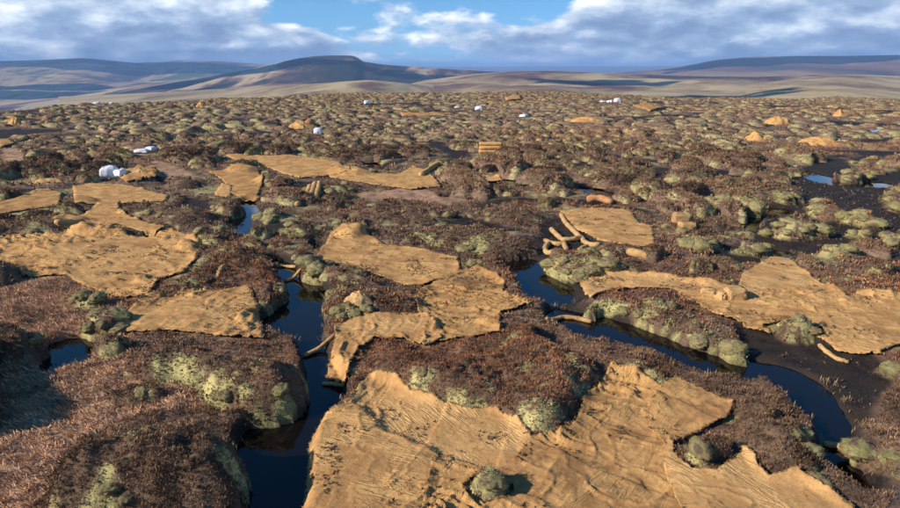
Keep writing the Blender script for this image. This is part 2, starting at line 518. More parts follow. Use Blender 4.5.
# hummocks: (label, outline, height, mossiness 0..1)
HUMMOCKS = [
    ('big purple heather bank above the draped coir sheet', [(350, 374), (360, 353), (378, 342), (425, 350), (465, 341), (500, 337), (502, 318), (520, 312), (534, 303), (546, 320), (575, 339), (600, 350), (602, 390), (582, 405), (573, 426), (560, 440), (532, 446), (515, 430), (497, 419), (450, 414), (412, 400), (395, 388), (370, 383)], 0.72, 0.30),
    ('long heather bank curving along the deep blue pool', [(601, 350), (640, 349), (690, 373), (770, 384), (795, 406), (814, 426), (818, 456), (833, 476), (868, 499), (880, 530), (848, 530), (813, 496), (795, 486), (768, 488), (742, 462), (728, 432), (732, 410), (675, 387), (656, 394), (611, 378), (602, 392)], 0.52, 0.35),
    ('round heather tuft ringed by the folded coir flap', ell(706, 457, 30, 21), 0.62, 0.55),
    ('small mossy tuft poking through the wrinkled coir mat', ell(488, 492, 22, 18), 0.62, 0.9),
    ('broad heather knoll below the lumpy coir sheet', [(122, 378), (130, 348), (150, 335), (200, 337), (265, 343), (298, 348), (306, 376), (300, 415), (265, 424), (225, 421), (205, 402), (180, 384), (150, 388)], 0.88, 0.38),
    ('shaded heather knoll with pale moss crest in the bottom corner', [(45, 480), (78, 440), (120, 422), (160, 416), (212, 418), (242, 440), (238, 480), (240, 540), (45, 540)], 1.2, 0.42),
    ('dark heather hump at the frame edge above the sedge', [(-120, 330), (0, 318), (36, 326), (44, 352), (20, 366), (-120, 372)], 0.85, 0.2),
    ('big dark hump casting a shadow over the sedge', [(-260, 300), (-80, 292), (-18, 305), (-6, 360), (-4, 410), (-14, 452), (-250, 480)], 1.35, 0.2),
    ('dark heather hump at the edge below the wide coir mat', [(-90, 254), (0, 254), (22, 262), (26, 280), (8, 292), (-90, 296)], 0.7, 0.2),
    ('dark heather ridge between the wide mat and the channel pool', [(152, 294), (166, 284), (186, 273), (201, 263), (206, 250), (224, 236), (250, 242), (268, 264), (284, 286), (282, 302), (260, 318), (253, 300), (248, 289), (225, 296), (205, 295), (172, 301)], 0.55, 0.35),
    ('twin mossy mounds at the head of the channel pool', [(297, 270), (305, 261), (320, 260), (332, 270), (323, 282), (306, 281)], 0.50, 0.9),
    ('heather knoll with the crumpled coir heap on it', [(322, 302), (326, 287), (335, 275), (360, 274), (390, 284), (425, 292), (418, 304), (424, 318), (400, 320), (365, 321), (350, 326), (330, 324)], 0.55, 0.45),
    ('mossy bank behind the upper sloping coir sheet', [(412, 244), (422, 226), (450, 221), (500, 228), (540, 243), (530, 254), (500, 260), (470, 258), (440, 253)], 0.60, 0.5),
    ('dark heather knob beside the pool and wrinkled coir', [(455, 264), (480, 257), (500, 260), (515, 277), (522, 290), (505, 292), (490, 278), (475, 272)], 0.5, 0.3),
    ('heather bank with pale moss flank over the central pool', [(545, 266), (555, 254), (580, 250), (620, 262), (660, 266), (690, 273), (735, 275), (738, 290), (705, 293), (665, 282), (610, 280), (580, 284), (560, 279)], 0.58, 0.55),
    ('long heather island between the coir mat and deep blue pool', [(588, 305), (600, 293), (640, 291), (672, 292), (700, 312), (730, 335), (746, 350), (735, 354), (700, 346), (660, 331), (620, 314), (592, 310)], 0.5, 0.5),
    ('small heather clump on the lower edge of the broad coir mat', ell(794, 329, 28, 15, 0.15), 0.58, 0.45),
    ('pale mossy bank at the picture edge by the coir footbridge', [(852, 444), (864, 430), (885, 424), (960, 414), (960, 510), (892, 492), (872, 470)], 0.65, 0.75),
    ('heather hump at the edge under the broad coir mat', [(878, 364), (892, 356), (960, 348), (960, 404), (896, 388)], 0.55, 0.5),
    ('heather slope above the broad coir mat at the picture edge', [(800, 266), (830, 265), (870, 273), (960, 278), (960, 304), (900, 305), (850, 304), (826, 291), (808, 278)], 0.45, 0.3),
    ('dark heather patch inside the bend of the coir strips', [(-60, 226), (0, 222), (30, 216), (60, 212), (90, 216), (100, 222), (84, 226), (60, 234), (30, 239), (-60, 244)], 0.45, 0.2),
    ('flat heather tongue ending at a thin coir log', ell(100, 232, 42, 8), 0.42, 0.15),
    ('oval heather patch ringed by the coir strip', ell(80, 201, 22, 7), 0.42, 0.2),
    ('heather bank above the sliver of blue water', [(118, 205), (150, 202), (200, 208), (222, 218), (196, 228), (150, 225), (125, 217)], 0.55, 0.3),
    ('heap of moss cushions at the corner of the wide mat', ell(188, 248, 17, 8), 0.45, 0.95),
    ('bushy heather hump over the small blue pool', ell(212, 236, 24, 12), 0.6, 0.3),
    ('heather hump behind the small blue pool', ell(228, 208, 18, 10), 0.55, 0.2),
    ('dark heather oval in the long thin coir strip', ell(242, 170, 20, 6), 0.5, 0.2),
    ('heather cluster below the long thin coir strip', ell(272, 180, 18, 8), 0.5, 0.4),
    ('long dark heather hump behind the ragged coir sheet', ell(352, 172, 30, 7), 0.5, 0.3),
    ('mossy mound beside the small blue pool', ell(270, 216, 12, 7), 0.45, 0.95),
    ('round mossy dome above the upper coir sheet', ell(300, 230, 22, 12), 0.65, 0.6),
    ('heather dome above the pool in mid heather', ell(352, 232, 24, 11), 0.55, 0.5),
    ('low heather swell behind the slanting rolls', ell(330, 190, 30, 9), 0.5, 0.6),
    ('purple heather swell in the middle of the moor', ell(400, 212, 60, 13), 0.42, 0.15),
    ('dark bushes beside the bag and crumpled coir', ell(182, 184, 22, 7), 0.6, 0.1),
    ('heather swell left of the branching coir logs', ell(510, 214, 40, 10), 0.42, 0.25),
    ('mossy knob below the branching coir logs', ell(585, 257, 14, 7), 0.5, 0.95),
    ('brown heather swell with the two square rolls', ell(692, 228, 38, 12), 0.42, 0.25),
    ('mossy cushion islet by the narrow water', ell(753, 210, 13, 5), 0.5, 0.95),
    ('mossy cushion behind the two square rolls', ell(716, 204, 14, 5), 0.5, 0.9),
    ('mossy islet tip in the black peat', ell(788, 201, 13, 4), 0.4, 0.7),
    ('brown heather islet with a mossy skirt in black peat', ell(826, 211, 21, 11, 0.3), 0.6, 0.6),
    ('rounded heather islet sloping into black peat', ell(866, 221, 23, 8, 0.15), 0.6, 0.6),
    ('largest mossy heather islet in the black peat', ell(798, 230, 35, 11), 0.65, 0.6),
    ('tiny pale mossy islet in the black peat', ell(860, 236, 10, 4), 0.4, 1.0),
    ('pale mossy islet at the picture edge', ell(888, 246, 16, 6), 0.5, 0.95),
    ('pale mossy hump above the heather slope', ell(836, 256, 24, 6), 0.5, 0.9),
    ('rounded mossy islet beyond the bright water', ell(852, 176, 16, 6), 0.6, 0.8),
    ('mossy bank at the picture edge beyond black peat', ell(900, 198, 18, 15), 0.55, 0.5),
    ('yellow mossy cluster before the black peat', ell(700, 246, 20, 7), 0.5, 0.95),
    ('yellow mossy bump beside the black peat', ell(752, 251, 18, 5), 0.45, 0.95),
    ('long heather tongue behind the black peat', ell(770, 176, 30, 7), 0.5, 0.5),
    ('small mossy tussock in the sedge beside the wide mat', ell(88, 304, 17, 9), 0.42, 0.75),
    ('rounded mossy tussock in the sedge by the lumpy coir sheet', ell(106, 326, 22, 14), 0.55, 0.65),
    ('dark heather tussock above the broad heather knoll', ell(112, 352, 18, 11), 0.5, 0.2),
    ('low heather tussock in the sedge under the knoll', ell(140, 400, 26, 10), 0.4, 0.3),
    ('heather shelf across the top of the black peat', ell(880, 162, 30, 5), 0.5, 0.6),
]
POOLW = [smooth_poly(poly_at(p, -0.06)) for _, p in POOLS]
PEATW = [smooth_poly(poly_at(p, 0.0)) for p in PEAT]
SEDGEW = [smooth_poly(poly_at(p, 0.1)) for p in SEDGE]
MATW = [poly_at(m[1], m[6] * 0.8) for m in MATS]
def hummock_base(h):
    """the outline is a silhouette: its far side is the mound's top, its near side the foot"""
    P = np.array(h[1], float)
    tall = P[:, 1].max() - P[:, 1].min()
    d = math.hypot(*ground_at(P[:, 0].mean(), P[:, 1].mean()))
    hgt = min(h[2], 0.62 * tall * d / FPX / 0.75)
    e = np.roll(P, -1, axis=0) - np.roll(P, 1, axis=0)
    area = 0.5 * np.sum(P[:, 0] * np.roll(P[:, 1], -1) - np.roll(P[:, 0], -1) * P[:, 1])
    n = np.stack([e[:, 1], -e[:, 0]], 1) * (1 if area > 0 else -1)
    n /= np.linalg.norm(n, axis=1, keepdims=True) + 1e-9
    z = np.clip(0.35 - n[:, 1], 0, 1) * min((1.12 if d < 20 else 0.85) * hgt, 0.48 * tall * d / FPX)
    return smooth_poly(np.array([ground_at(x, y, zz) for (x, y), zz in zip(P, z)])), hgt


_hb = [hummock_base(h) for h in HUMMOCKS]
HUMW = [a for a, _ in _hb]
HUMH = [b_ for _, b_ in _hb]

# ------------------------------------------------------------------ terrain fields on a polar grid round the viewpoint
R0, R1 = 4.5, 240.0
NR, NT = 540, 350
TH = math.radians(58)
LR = math.log(R1 / R0)
rr = R0 * np.exp(np.linspace(0, LR, NR))
tt = np.linspace(-TH, TH, NT)
RR, TT = np.meshgrid(rr, tt, indexing='ij')
GX, GY = RR * np.sin(TT), RR * np.cos(TT)


def field(A, x, y):
    """bilinear look-up of a grid field at world points"""
    r = np.hypot(x, y); th = np.arctan2(x, y)
    a = np.clip(np.log(np.maximum(r, 1e-6) / R0) / LR * (NR - 1), 0, NR - 1.001)
    b = np.clip((th + TH) / (2 * TH) * (NT - 1), 0, NT - 1.001)
    i = a.astype(int); j = b.astype(int); fa = a - i; fb = b - j
    return (A[i, j] * (1 - fa) + A[i + 1, j] * fa) * (1 - fb) + (A[i, j + 1] * (1 - fa) + A[i + 1, j + 1] * fa) * fb


def nearest(A, x, y):
    r = np.hypot(x, y); th = np.arctan2(x, y)
    a = np.clip(np.rint(np.log(np.maximum(r, 1e-6) / R0) / LR * (NR - 1)), 0, NR - 1).astype(int)
    b = np.clip(np.rint((th + TH) / (2 * TH) * (NT - 1)), 0, NT - 1).astype(int)
    return A[a, b]


HOLES = (2, 3, 16)          # hummocks that stand through the matting
gn = fbm(GX * 0.75 + 40, GY, 15.0, 3, 141)
S_gully = np.abs(gn) * 9.0 - 0.42 * (0.6 + 0.8 * sstep(-0.3, 0.4, fbm(GX, GY, 20, 2, 143)))      # roughly metres from a gully's edge
S_gully = np.where((RR > 27) & (RR < 150), S_gully, 9.0)
wob = 0.20 * fbm(GX, GY, 0.9, 4, 3) * np.clip(RR / 14, 0.6, 1.8)
S_pool = np.min([sdf(P, GX, GY) for P in POOLW], 0) + wob * 0.75 - 0.03
S_peat = np.min([sdf(P, GX, GY) for P in PEATW], 0) + wob
S_mat0 = np.min([sdf(P, GX, GY) for P in MATW], 0)
S_gully = np.where(S_mat0 < 0.8, 9.0, S_gully)
S_peat = np.minimum(S_peat, S_gully + 0.5 * wob)
S_sedge = np.min([sdf(P, GX, GY) for P in SEDGEW], 0) + wob
mat_s = [sdf(P, GX, GY) for P in MATW]
S_mat = np.min(mat_s, 0)
hum_s = np.array([sdf(P, GX, GY) + wob * (0.55 if HUMMOCKS[i][2] > 0.44 else 0.8) for i, P in enumerate(HUMW)])

lump = fbm(GX, GY, 1.5, 3, 21)
small = fbm(GX, GY, 0.42, 3, 31)
tiny = fbm(GX, GY, 0.16, 2, 33) * (1 - sstep(14, 24, RR))
H = 0.20 - 0.10 * sstep(22, 32, RR) + 0.13 * lump + 0.05 * small
H = H * (1 - sstep(0.35, -0.25, S_peat)) + (0.0 + 0.035 * lump + 0.012 * small) * sstep(0.35, -0.25, S_peat)
ws = sstep(0.4, -0.2, S_sedge)
H = H * (1 - ws) + (0.12 + 0.11 * lump + 0.06 * small) * ws
for ms, m in zip(mat_s, MATS):
    wm = sstep(0.30, -0.30, ms)
    H = H * (1 - wm) + (m[6] + 0.07 * lump + 0.008 * small) * wm
wp = sstep(0.16, -0.24, S_pool)
H = H * (1 - wp) - 0.34 * wp
hum_id = np.full(H.shape, -1)
best = np.full(H.shape, 0.0)
for i, h in enumerate(HUMMOCKS):
    s = hum_s[i] - (0.0 if i in HOLES else 0.10)
    P = HUMW[i]
    ext = P.max(0) - P.min(0)
    w = min(0.75, 0.42 * min(ext))
    t = np.clip(-s / w, 0, 1)
    t2 = np.clip(-s / (0.48 * min(ext)), 0, 1)
    prof = 0.70 * (1 - (1 - t) ** 2.6) + 0.30 * np.sin(t2 * math.pi / 2)
    hh = HUMH[i] * prof + t * min(1.0, HUMH[i] / 0.5) * (0.20 * lump + 0.15 * small + 0.10 * tiny)
    keep = s < 0
    H = np.where(keep, smax(H, hh, 0.07), H)
    take = keep & (prof * HUMH[i] > best)
    hum_id[take] = i
    best = np.where(take, prof * HUMH[i], best)
# the plateau ends in a convex edge, beyond which the land drops into the valley
edge_r = np.interp(np.degrees(TT), [-58, -36, -20, -8, 5, 20, 36, 58], [118, 122, 160, 188, 190, 172, 160, 150])
edge_fall = -np.clip((RR - edge_r) / 40.0, 0, None) ** 1.8 * 6.0
H = H + edge_fall + 0.9 * fbm(GX, GY, 24, 3, 77) * sstep(45, 120, RR)


def h_at(x, y):
    return field(H, x, y)


moss_field = fbm(GX, GY, 0.9, 3, 91)
hum_in = hum_s.min(0)
_hid = np.clip(hum_id, 0, None)
h_moss = np.array([h[3] for h in HUMMOCKS])[_hid]
flank = np.exp(-np.clip(-hum_in, 0, 5) / 0.45)
MOSS = np.where(hum_id >= 0, sstep(0.07, 0.17, 0.7 * moss_field + 0.5 * fbm(GX, GY, 0.28, 2, 97) + (h_moss - 0.55) * 0.75 + 0.34 * flank - 0.22),
                0.8 * sstep(0.16, 0.38, fbm(GX, GY, 1.3, 3, 93)) * sstep(14, 24, RR))
MOSS = MOSS * sstep(0.0, 0.25, np.where(hum_id >= 0, 1.0, np.minimum(S_peat, S_sedge)))

# ------------------------------------------------------------------ ground and hummock mounds: one surface cut into its owners
def ground_colours():
    n = fbm(GX, GY, 2.5, 4, 51)[..., None]
    carpet = np.array([0.14, 0.092, 0.068]) * (1 + 0.35 * n)
    rust = np.array([0.21, 0.11, 0.065])
    mx = sstep(0.15, 0.5, fbm(GX, GY, 6.0, 3, 61))[..., None] * 0.7
    carpet = carpet * (1 - mx) + rust * mx
    peat = np.array([0.024, 0.017, 0.013]) * (1 + 0.3 * n)
    sedge = np.array([0.31, 0.185, 0.11]) * (1 + 0.3 * n)
    w = sstep(0.25, -0.05, np.minimum(S_peat, S_pool - 0.05))[..., None]
    c = carpet * (1 - w) + peat * w
    w2 = (ws * (1 - wp))[..., None]
    c = c * (1 - w2) + sedge * w2
    hm = (hum_id >= 0)[..., None]
    c = np.where(hm, np.array([0.115, 0.074, 0.047]) * (1 + 0.3 * n), c)
    mcol = np.array([0.29, 0.25, 0.108]) * (1 + 0.25 * n + 0.25 * fbm(GX, GY, 0.3, 2, 95)[..., None])
    c = c * (1 - MOSS[..., None]) + mcol * MOSS[..., None]
    return np.clip(c, 0.004, 1)


GC = ground_colours()
idx = np.arange(NR * NT).reshape(NR, NT)
quads = np.stack([idx[:-1, :-1], idx[1:, :-1], idx[1:, 1:], idx[:-1, 1:]], -1)[:, :, ::-1].reshape(-1, 4)
own = hum_id[:-1, :-1].reshape(-1)
GV = np.stack([GX, GY, H], -1).reshape(-1, 3)
GCF = GC.reshape(-1, 3)


def sub_mesh(name, faces, mat):
    used, inv = np.unique(faces, return_inverse=True)
    return mesh_from(name, GV[used], inv.reshape(faces.shape), mat, True, GCF[used])


g = add('ground', sub_mesh('ground', quads[own < 0], M_GROUND))
tag(g, kind='structure')
# the moor goes on, coarser, to the sides of and behind the viewpoint
a2 = np.concatenate([np.linspace(-math.pi, -TH, 40), np.linspace(TH, math.pi, 40)])
sk_V, sk_F = [], []
r2 = np.geomspace(R0, R1, 40)
base = 0
for arc in (np.linspace(TH, 2 * math.pi - TH, 60),):
    A, B = np.meshgrid(r2, arc, indexing='ij')
    X, Y = A * np.sin(B), A * np.cos(B)
    e = np.interp(np.degrees((B + math.pi) % (2 * math.pi) - math.pi), [-180, -58, 58, 180], [160, 118, 150, 160])
    Z = 0.20 + 0.13 * fbm(X, Y, 1.5, 3, 21) - np.clip((A - e) / 40, 0, None) ** 1.8 * 6.0
    k = np.arange(X.size).reshape(X.shape)
    sk_V.append(np.stack([X, Y, Z], -1).reshape(-1, 3))
    sk_F.append(np.stack([k[:-1, :-1], k[:-1, 1:], k[1:, 1:], k[1:, :-1]], -1)[:, :, ::-1].reshape(-1, 4)[:, ::-1])
    base += X.size
ring = np.linspace(0, 2 * math.pi, 60, endpoint=False)
cv = np.concatenate([[[0, 0, 0.2]], np.stack([R0 * np.sin(ring), R0 * np.cos(ring), 0.15 + 0 * ring], -1)])
cf = np.array([[0, 1 + (i + 1) % 60, 1 + i] for i in range(60)])
Vs = np.concatenate(sk_V + [cv])
mo = mesh_from('moor_surround', Vs, [np.concatenate(sk_F), cf + base], M_GROUND, True, np.tile([0.14, 0.092, 0.068], (len(Vs), 1)))
tag(add('ground_surround', mo), kind='structure')

hum_obj = []
for i, h in enumerate(HUMMOCKS):
    c = HUMW[i].mean(0)
    e = add('heather_hummock', None, loc=(c[0], c[1], 0))
    tag(e, h[0], 'hummock', 'heather and moss hummocks on the bog')
    hum_obj.append((e, c))
    f = quads[own == i]
    if len(f):
        me = sub_mesh('mound', f, M_GROUND)
        recenter(me, (c[0], c[1], 0))
        add('mound', me, e)

# ------------------------------------------------------------------ water
pool_groups = {}
for i, ((lab, _), P) in enumerate(zip(POOLS, POOLW)):
    c = P.mean(0)
    d = P - c
    nrm = np.linalg.norm(d, axis=1, keepdims=True)
    e1 = np.roll(P, -1, axis=0) - np.roll(P, 1, axis=0)
    out = np.stack([e1[:, 1], -e1[:, 0]], 1); out /= np.linalg.norm(out, axis=1, keepdims=True) + 1e-9
    area = 0.5 * np.sum(P[:, 0] * np.roll(P[:, 1], -1) - np.roll(P[:, 0], -1) * P[:, 1])
    Q = P + (out if area > 0 else -out) * 0.18
    lev = -0.075 - 0.004 * i
    import bmesh
    bm = bmesh.new()
    vs_ = [bm.verts.new((q[0], q[1], lev)) for q in (Q if area > 0 else Q[::-1])]
    bm.faces.new(vs_)
    bmesh.ops.triangulate(bm, faces=bm.faces[:])
    me = bpy.data.meshes.new('water'); bm.to_mesh(me); bm.free()
    me.materials.append(M_WATER)
    tag(add('water', me), lab, kind='structure')

# ------------------------------------------------------------------ coir mats
hole_s = np.min([sdf(HUMW[i], GX, GY) for i in HOLES], 0)
S_mat = np.maximum(S_mat, -(hole_s - 0.07))


crumbs = []


def build_mat(label, P, layer, ang, wr, mat, seed, spacing):
    lo = P.min(0) - spacing * 2; hi = P.max(0) + spacing * 2
    xs = np.arange(lo[0], hi[0], spacing); ys = np.arange(lo[1], hi[1], spacing)
    X, Y = np.meshgrid(xs, ys, indexing='ij')
    ed = 0.035 * fbm(X, Y, 0.16, 3, seed, 0.65) + 0.03 * fbm(X, Y, 0.7, 2, seed + 5)
    s = sdf(P, X, Y) + ed
    for hi_ in HOLES:
        s = np.maximum(s, -(sdf(HUMW[hi_], X, Y) - 0.07 + ed))
    gx, gy = np.gradient(s, spacing)
    L = np.sqrt(gx ** 2 + gy ** 2) + 1e-6
    lim = 0.75 * spacing
    sn = (s > -0.25 * spacing) & (s < lim)
    X = np.where(sn, X - s * gx / L ** 2, X); Y = np.where(sn, Y - s * gy / L ** 2, Y)
    ok = s < lim
    k = np.arange(X.size).reshape(X.shape)
    okf = ok[:-1, :-1] & ok[1:, :-1] & ok[1:, 1:] & ok[:-1, 1:]
    F = np.stack([k[:-1, :-1], k[1:, :-1], k[1:, 1:], k[:-1, 1:]], -1)[okf]
    used, inv = np.unique(F, return_inverse=True)
    F = inv.reshape(F.shape)
    x = X.ravel()[used]; y = Y.ravel()[used]; d = s.ravel()[used]
    ca, sa = math.cos(ang), math.sin(ang)
    u = x * ca + y * sa; v = -x * sa + y * ca
    wa = fbm(x, y, 1.2, 2, seed + 2) * 0.5
    rid = 1 - np.abs(vnoise(u * 0.8 + wa * 2, v * 3.4 + wa * 3, seed + 1))
    rid2 = 1 - np.abs(vnoise(u * 1.7 + 9, v * 6.5 + wa * 4, seed + 4))
    cross = 1 - np.abs(vnoise(u * 2.2 + wa * 2, v * 1.1 + 5, seed + 11))
    mask = sstep(-0.25, 0.35, fbm(x, y, 1.8, 2, seed + 3))
    z = wr * (0.25 + mask) * (1.9 * rid ** 10 + 1.5 * rid2 ** 9) + wr * 0.9 * (1 - mask) * cross ** 12 + 0.25 * wr * fbm(x, y, 1.0, 2, seed + 6)
    pit = sstep(0.35, 0.6, vnoise(x * 4.1, y * 4.1, seed + 7)) * sstep(-0.1, 0.2, fbm(x, y, 2.2, 2, seed + 8))
    z = z - 0.02 * pit
    vs_ = v + 0.05 * fbm(x, y, 0.8, 2, seed + 12)
    fr = (vs_ / 1.45 + 0.37 * seed) % 1.0
    z = z + (0.024 if spacing < 0.07 else 0.0) * sstep(0.0, 0.9, fr)
    lip = sstep(-0.22, 0.0, d)
    z = z + lip * 0.05 * np.clip(fbm(x, y, 0.4, 2, seed + 9) + 0.05, 0, 1)
    # nothing of the ground may come through: sheets lie on the highest ground within reach
    hb = h_at(x, y)
    st = spacing * 1.2
    for ox, oy in ((st, 0), (-st, 0), (0, st), (0, -st)):
        hb = np.maximum(hb, 0.5 * hb + 0.5 * h_at(x + ox, y + oy))
    hb = np.maximum(hb, -0.05)
    z = hb + np.maximum(z, -0.02) + 0.028 + 0.022 * layer
    V = np.stack([x, y, z], -1)
    # hem: boundary edges get a turned-down thickness
    E = np.concatenate([F[:, [0, 1]], F[:, [1, 2]], F[:, [2, 3]], F[:, [3, 0]]])
    key = np.sort(E, 1)
    kk = key[:, 0].astype(np.int64) * len(V) + key[:, 1]
    u_, first, cnt = np.unique(kk, return_index=True, return_counts=True)
    be = E[first[cnt == 1]]
    bv, binv = np.unique(be, return_inverse=True)
    low = V[bv].copy(); low[:, 2] -= 0.02
    n0 = len(V)
    b2 = binv.reshape(be.shape) + n0
    Q = np.stack([be[:, 1], be[:, 0], b2[:, 0], b2[:, 1]], -1)
    V = np.concatenate([V, low])
    c = P.mean(0)
    V = V - [c[0], c[1], 0]
    me = mesh_from('coir_mat', V, np.concatenate([F, Q]), mat)
    o = add('coir_mat', me, loc=(c[0], c[1], 0))
    tag(o, label, 'mat', 'coir mats laid over bare peat')
    if spacing < 0.09:
        r = np.random.default_rng(seed)
        q = r.integers(0, len(bv), int(len(bv) * 1.6))
        p0 = V[bv[q]] + r.normal(0, 0.012, (len(q), 3)); ctr_ = V[:n0].mean(0)
        a_ = r.uniform(0, 6.28, len(q)); l_ = r.uniform(0.015, 0.06, len(q)) * (0.7 + spacing / 0.06)
        dirv = np.stack([np.cos(a_) * l_, np.sin(a_) * l_, r.uniform(-0.35, 0.25, len(q)) * l_], -1)
        sd = np.stack([-np.sin(a_), np.cos(a_), 0 * a_], -1) * 0.005 * (spacing / 0.026)
        FV = np.stack([p0 - dirv * 0.3 + sd, p0 - dirv * 0.3 - sd, p0 + dirv], 1).reshape(-1, 3)
        tag(add('frayed_edge', mesh_from('frayed_edge', FV, np.arange(len(FV)).reshape(-1, 3), mat, False), o), kind='stuff')
        pick = r.integers(0, n0, n0)
        w = V[pick] + [c[0], c[1], 0]
        cl = fbm(w[:, 0], w[:, 1], 0.7, 3, seed + 30)
        crumbs.append(w[(cl > 0.30) & (r.uniform(size=n0) < 0.10 * (spacing / 0.032) ** 2)])
    return o


for i, (m, P) in enumerate(zip(MATS, MATW)):
    dist = np.hypot(*P.mean(0))
    build_mat(m[0], P, m[2], m[3], m[4], M_COIR[m[5]], 200 + 13 * i, float(np.clip(dist * 0.0030, 0.026, 0.35)))

# ------------------------------------------------------------------ heather: tufts of twigs
PAL = np.array([[0.120, 0.080, 0.055], [0.170, 0.110, 0.074], [0.215, 0.148, 0.105], [0.300, 0.228, 0.165],
                [0.240, 0.148, 0.085], [0.165, 0.145, 0.080], [0.380, 0.290, 0.185], [0.090, 0.062, 0.048]])
PAL = PAL * [1.16, 0.95, 0.77]
PALP = np.array([0.22, 0.24, 0.17, 0.09, 0.10, 0.07, 0.04, 0.07])


def tufts(x, y, z, size, n_twig, seed, pal=PAL, palp=PALP, spread=0.85, width=0.13, tint=None):
    """n_twig narrow blades for each base point -> (V, F(tri), colour)"""
    r = np.random.default_rng(seed)
    n = len(x)
    az = r.uniform(0, 2 * math.pi, (n, n_twig)); tilt = r.uniform(0.1, 1.0, (n, n_twig)) * spread * 1.35
    ln = size[:, None] * r.uniform(0.55, 1.15, (n, n_twig))
    dx, dy, dz = np.sin(tilt) * np.cos(az), np.sin(tilt) * np.sin(az), np.cos(tilt)
    off = size[:, None] * 0.45
    bx = x[:, None] + off * r.normal(0, 0.6, (n, n_twig)); by = y[:, None] + off * r.normal(0, 0.6, (n, n_twig))
    bz = z[:, None] - 0.15 * ln
    pa = az + r.uniform(0.9, 2.2, (n, n_twig))
    w = ln * width * r.uniform(0.7, 1.6, (n, n_twig))
    wx, wy = np.cos(pa) * w, np.sin(pa) * w
    # kinked blade: base point, two mid points, tip
    b0 = np.stack([bx, by, bz], -1)
    mx_, my_, mz_ = bx + dx * ln * .6, by + dy * ln * .6, bz + dz * ln * .6
    m1 = np.stack([mx_ + wx, my_ + wy, mz_], -1); m2 = np.stack([mx_ - wx, my_ - wy, mz_ + w * 0.5], -1)
    tp = np.stack([bx + dx * ln * 1.08, by + dy * ln * 1.08, bz + dz * ln * 0.96], -1)
    V = np.stack([b0, m1, m2, tp], 2).reshape(-1, 3)
    q = np.arange(n * n_twig)[:, None] * 4
    F = np.concatenate([q + [0, 1, 2], q + [1, 3, 2]])
    ci = r.choice(len(pal), (n,), p=palp)
    ci2 = r.choice(len(pal), (n, n_twig), p=palp)
    c = 0.6 * pal[ci][:, None, :] + 0.4 * pal[ci2]
    if tint is not None:
        c = c * tint[:, None, None] if tint.ndim == 1 else c * tint[:, None, :]
    c = np.repeat(c.reshape(-1, 3), 4, axis=0)
    return V, F, c


def scatter_polar(r_lo, r_hi, density, th=0.70):
    """random points, even per square metre, in the sector the photograph can see (and a margin)"""
    area = th * (r_hi ** 2 - r_lo ** 2)
    n = int(area * density)
    r = np.sqrt(rng.uniform(r_lo ** 2, r_hi ** 2, n)); a = rng.uniform(-th, th, n)
    return r * np.sin(a), r * np.cos(a)


bands = [(6.5, 11, 560, 0.054, 11), (11, 16, 320, 0.064, 9), (16, 24, 125, 0.085, 7), (24, 38, 47, 0.115, 6), (38, 70, 10, 0.18, 5), (70, 195, 1.0, 0.32, 4)]
hum_parts = {}
carpet = []
for bi, (a, b, dens, size, nt_) in enumerate(bands):
    steep = 1.9 if b < 25 else 1.0                       # more per square metre of plan where the ground is steep
    x, y = scatter_polar(a, b, dens * steep)
    if steep > 1:
        gx_ = (h_at(x + .06, y) - h_at(x - .06, y)) / .12; gy_ = (h_at(x, y + .06) - h_at(x, y - .06)) / .12
        kk_ = rng.uniform(0, 1, len(x)) < np.sqrt(1 + gx_ ** 2 + gy_ ** 2) / steep * 0.93
        x, y = x[kk_], y[kk_]
    sm = field(S_mat, x, y); sp = field(S_pool, x, y); spe = field(S_peat, x, y); sse = field(S_sedge, x, y)
    hid = nearest(hum_id, x, y)
    on_h = hid >= 0
    keep = (sm > 0.06) & ((on_h) | ((sp > 0.12) & (spe > 0.12) & (sse > 0.0)))
    keep &= ~((sp < -0.02) & (h_at(x, y) < 0.05))
    # thinner patches where moss, litter or earth shows
    thin = field(MOSS, x, y)
    keep &= (rng.uniform(0, 1, len(x)) < np.clip(1.0 - 1.05 * thin, 0.10, 1))
    x, y, hid = x[keep], y[keep], hid[keep]
    z = h_at(x, y)
    ok = z > -0.02 if b < 60 else np.full(z.shape, True)
    x, y, hid, z = x[ok], y[ok], hid[ok], z[ok]
    sz = size * rng.uniform(0.7, 1.35, len(x))
    big = fbm(x, y, 3.0, 3, 5)
    tn = np.clip(1.0 + 0.40 * big + 0.55 * fbm(x, y, 0.45, 2, 9), 0.5, 1.7)
    clump = np.clip(fbm(x, y, 0.38, 2, 8) + 0.10, -0.02, 0.8)
    z = z + clump * 0.13 * (1.0 if size < 0.09 else 1.4)
    sz = sz * (1 + 0.5 * clump)
    rust = sstep(0.1, 0.5, fbm(x, y, 7.0, 2, 15))
    tn3 = np.stack([tn * (1 + 0.25 * rust), tn, tn * (1 - 0.12 * rust)], -1)
    for hi_ in np.unique(hid):
        s = hid == hi_
        V, F, c = tufts(x[s], y[s], z[s], sz[s], nt_, 1000 + bi * 97 + int(hi_), tint=tn3[s], width=0.075 if size < 0.07 else 0.11)
        (carpet if hi_ < 0 else hum_parts.setdefault(int(hi_), [])).append((V, F, c))


def merge(parts):
    Vs, Fs, Cs, n = [], [], [], 0
    for V, F, c in parts:
        Vs.append(V); Fs.append(F + n); Cs.append(c); n += len(V)
    return np.concatenate(Vs), np.concatenate(Fs), np.concatenate(Cs)


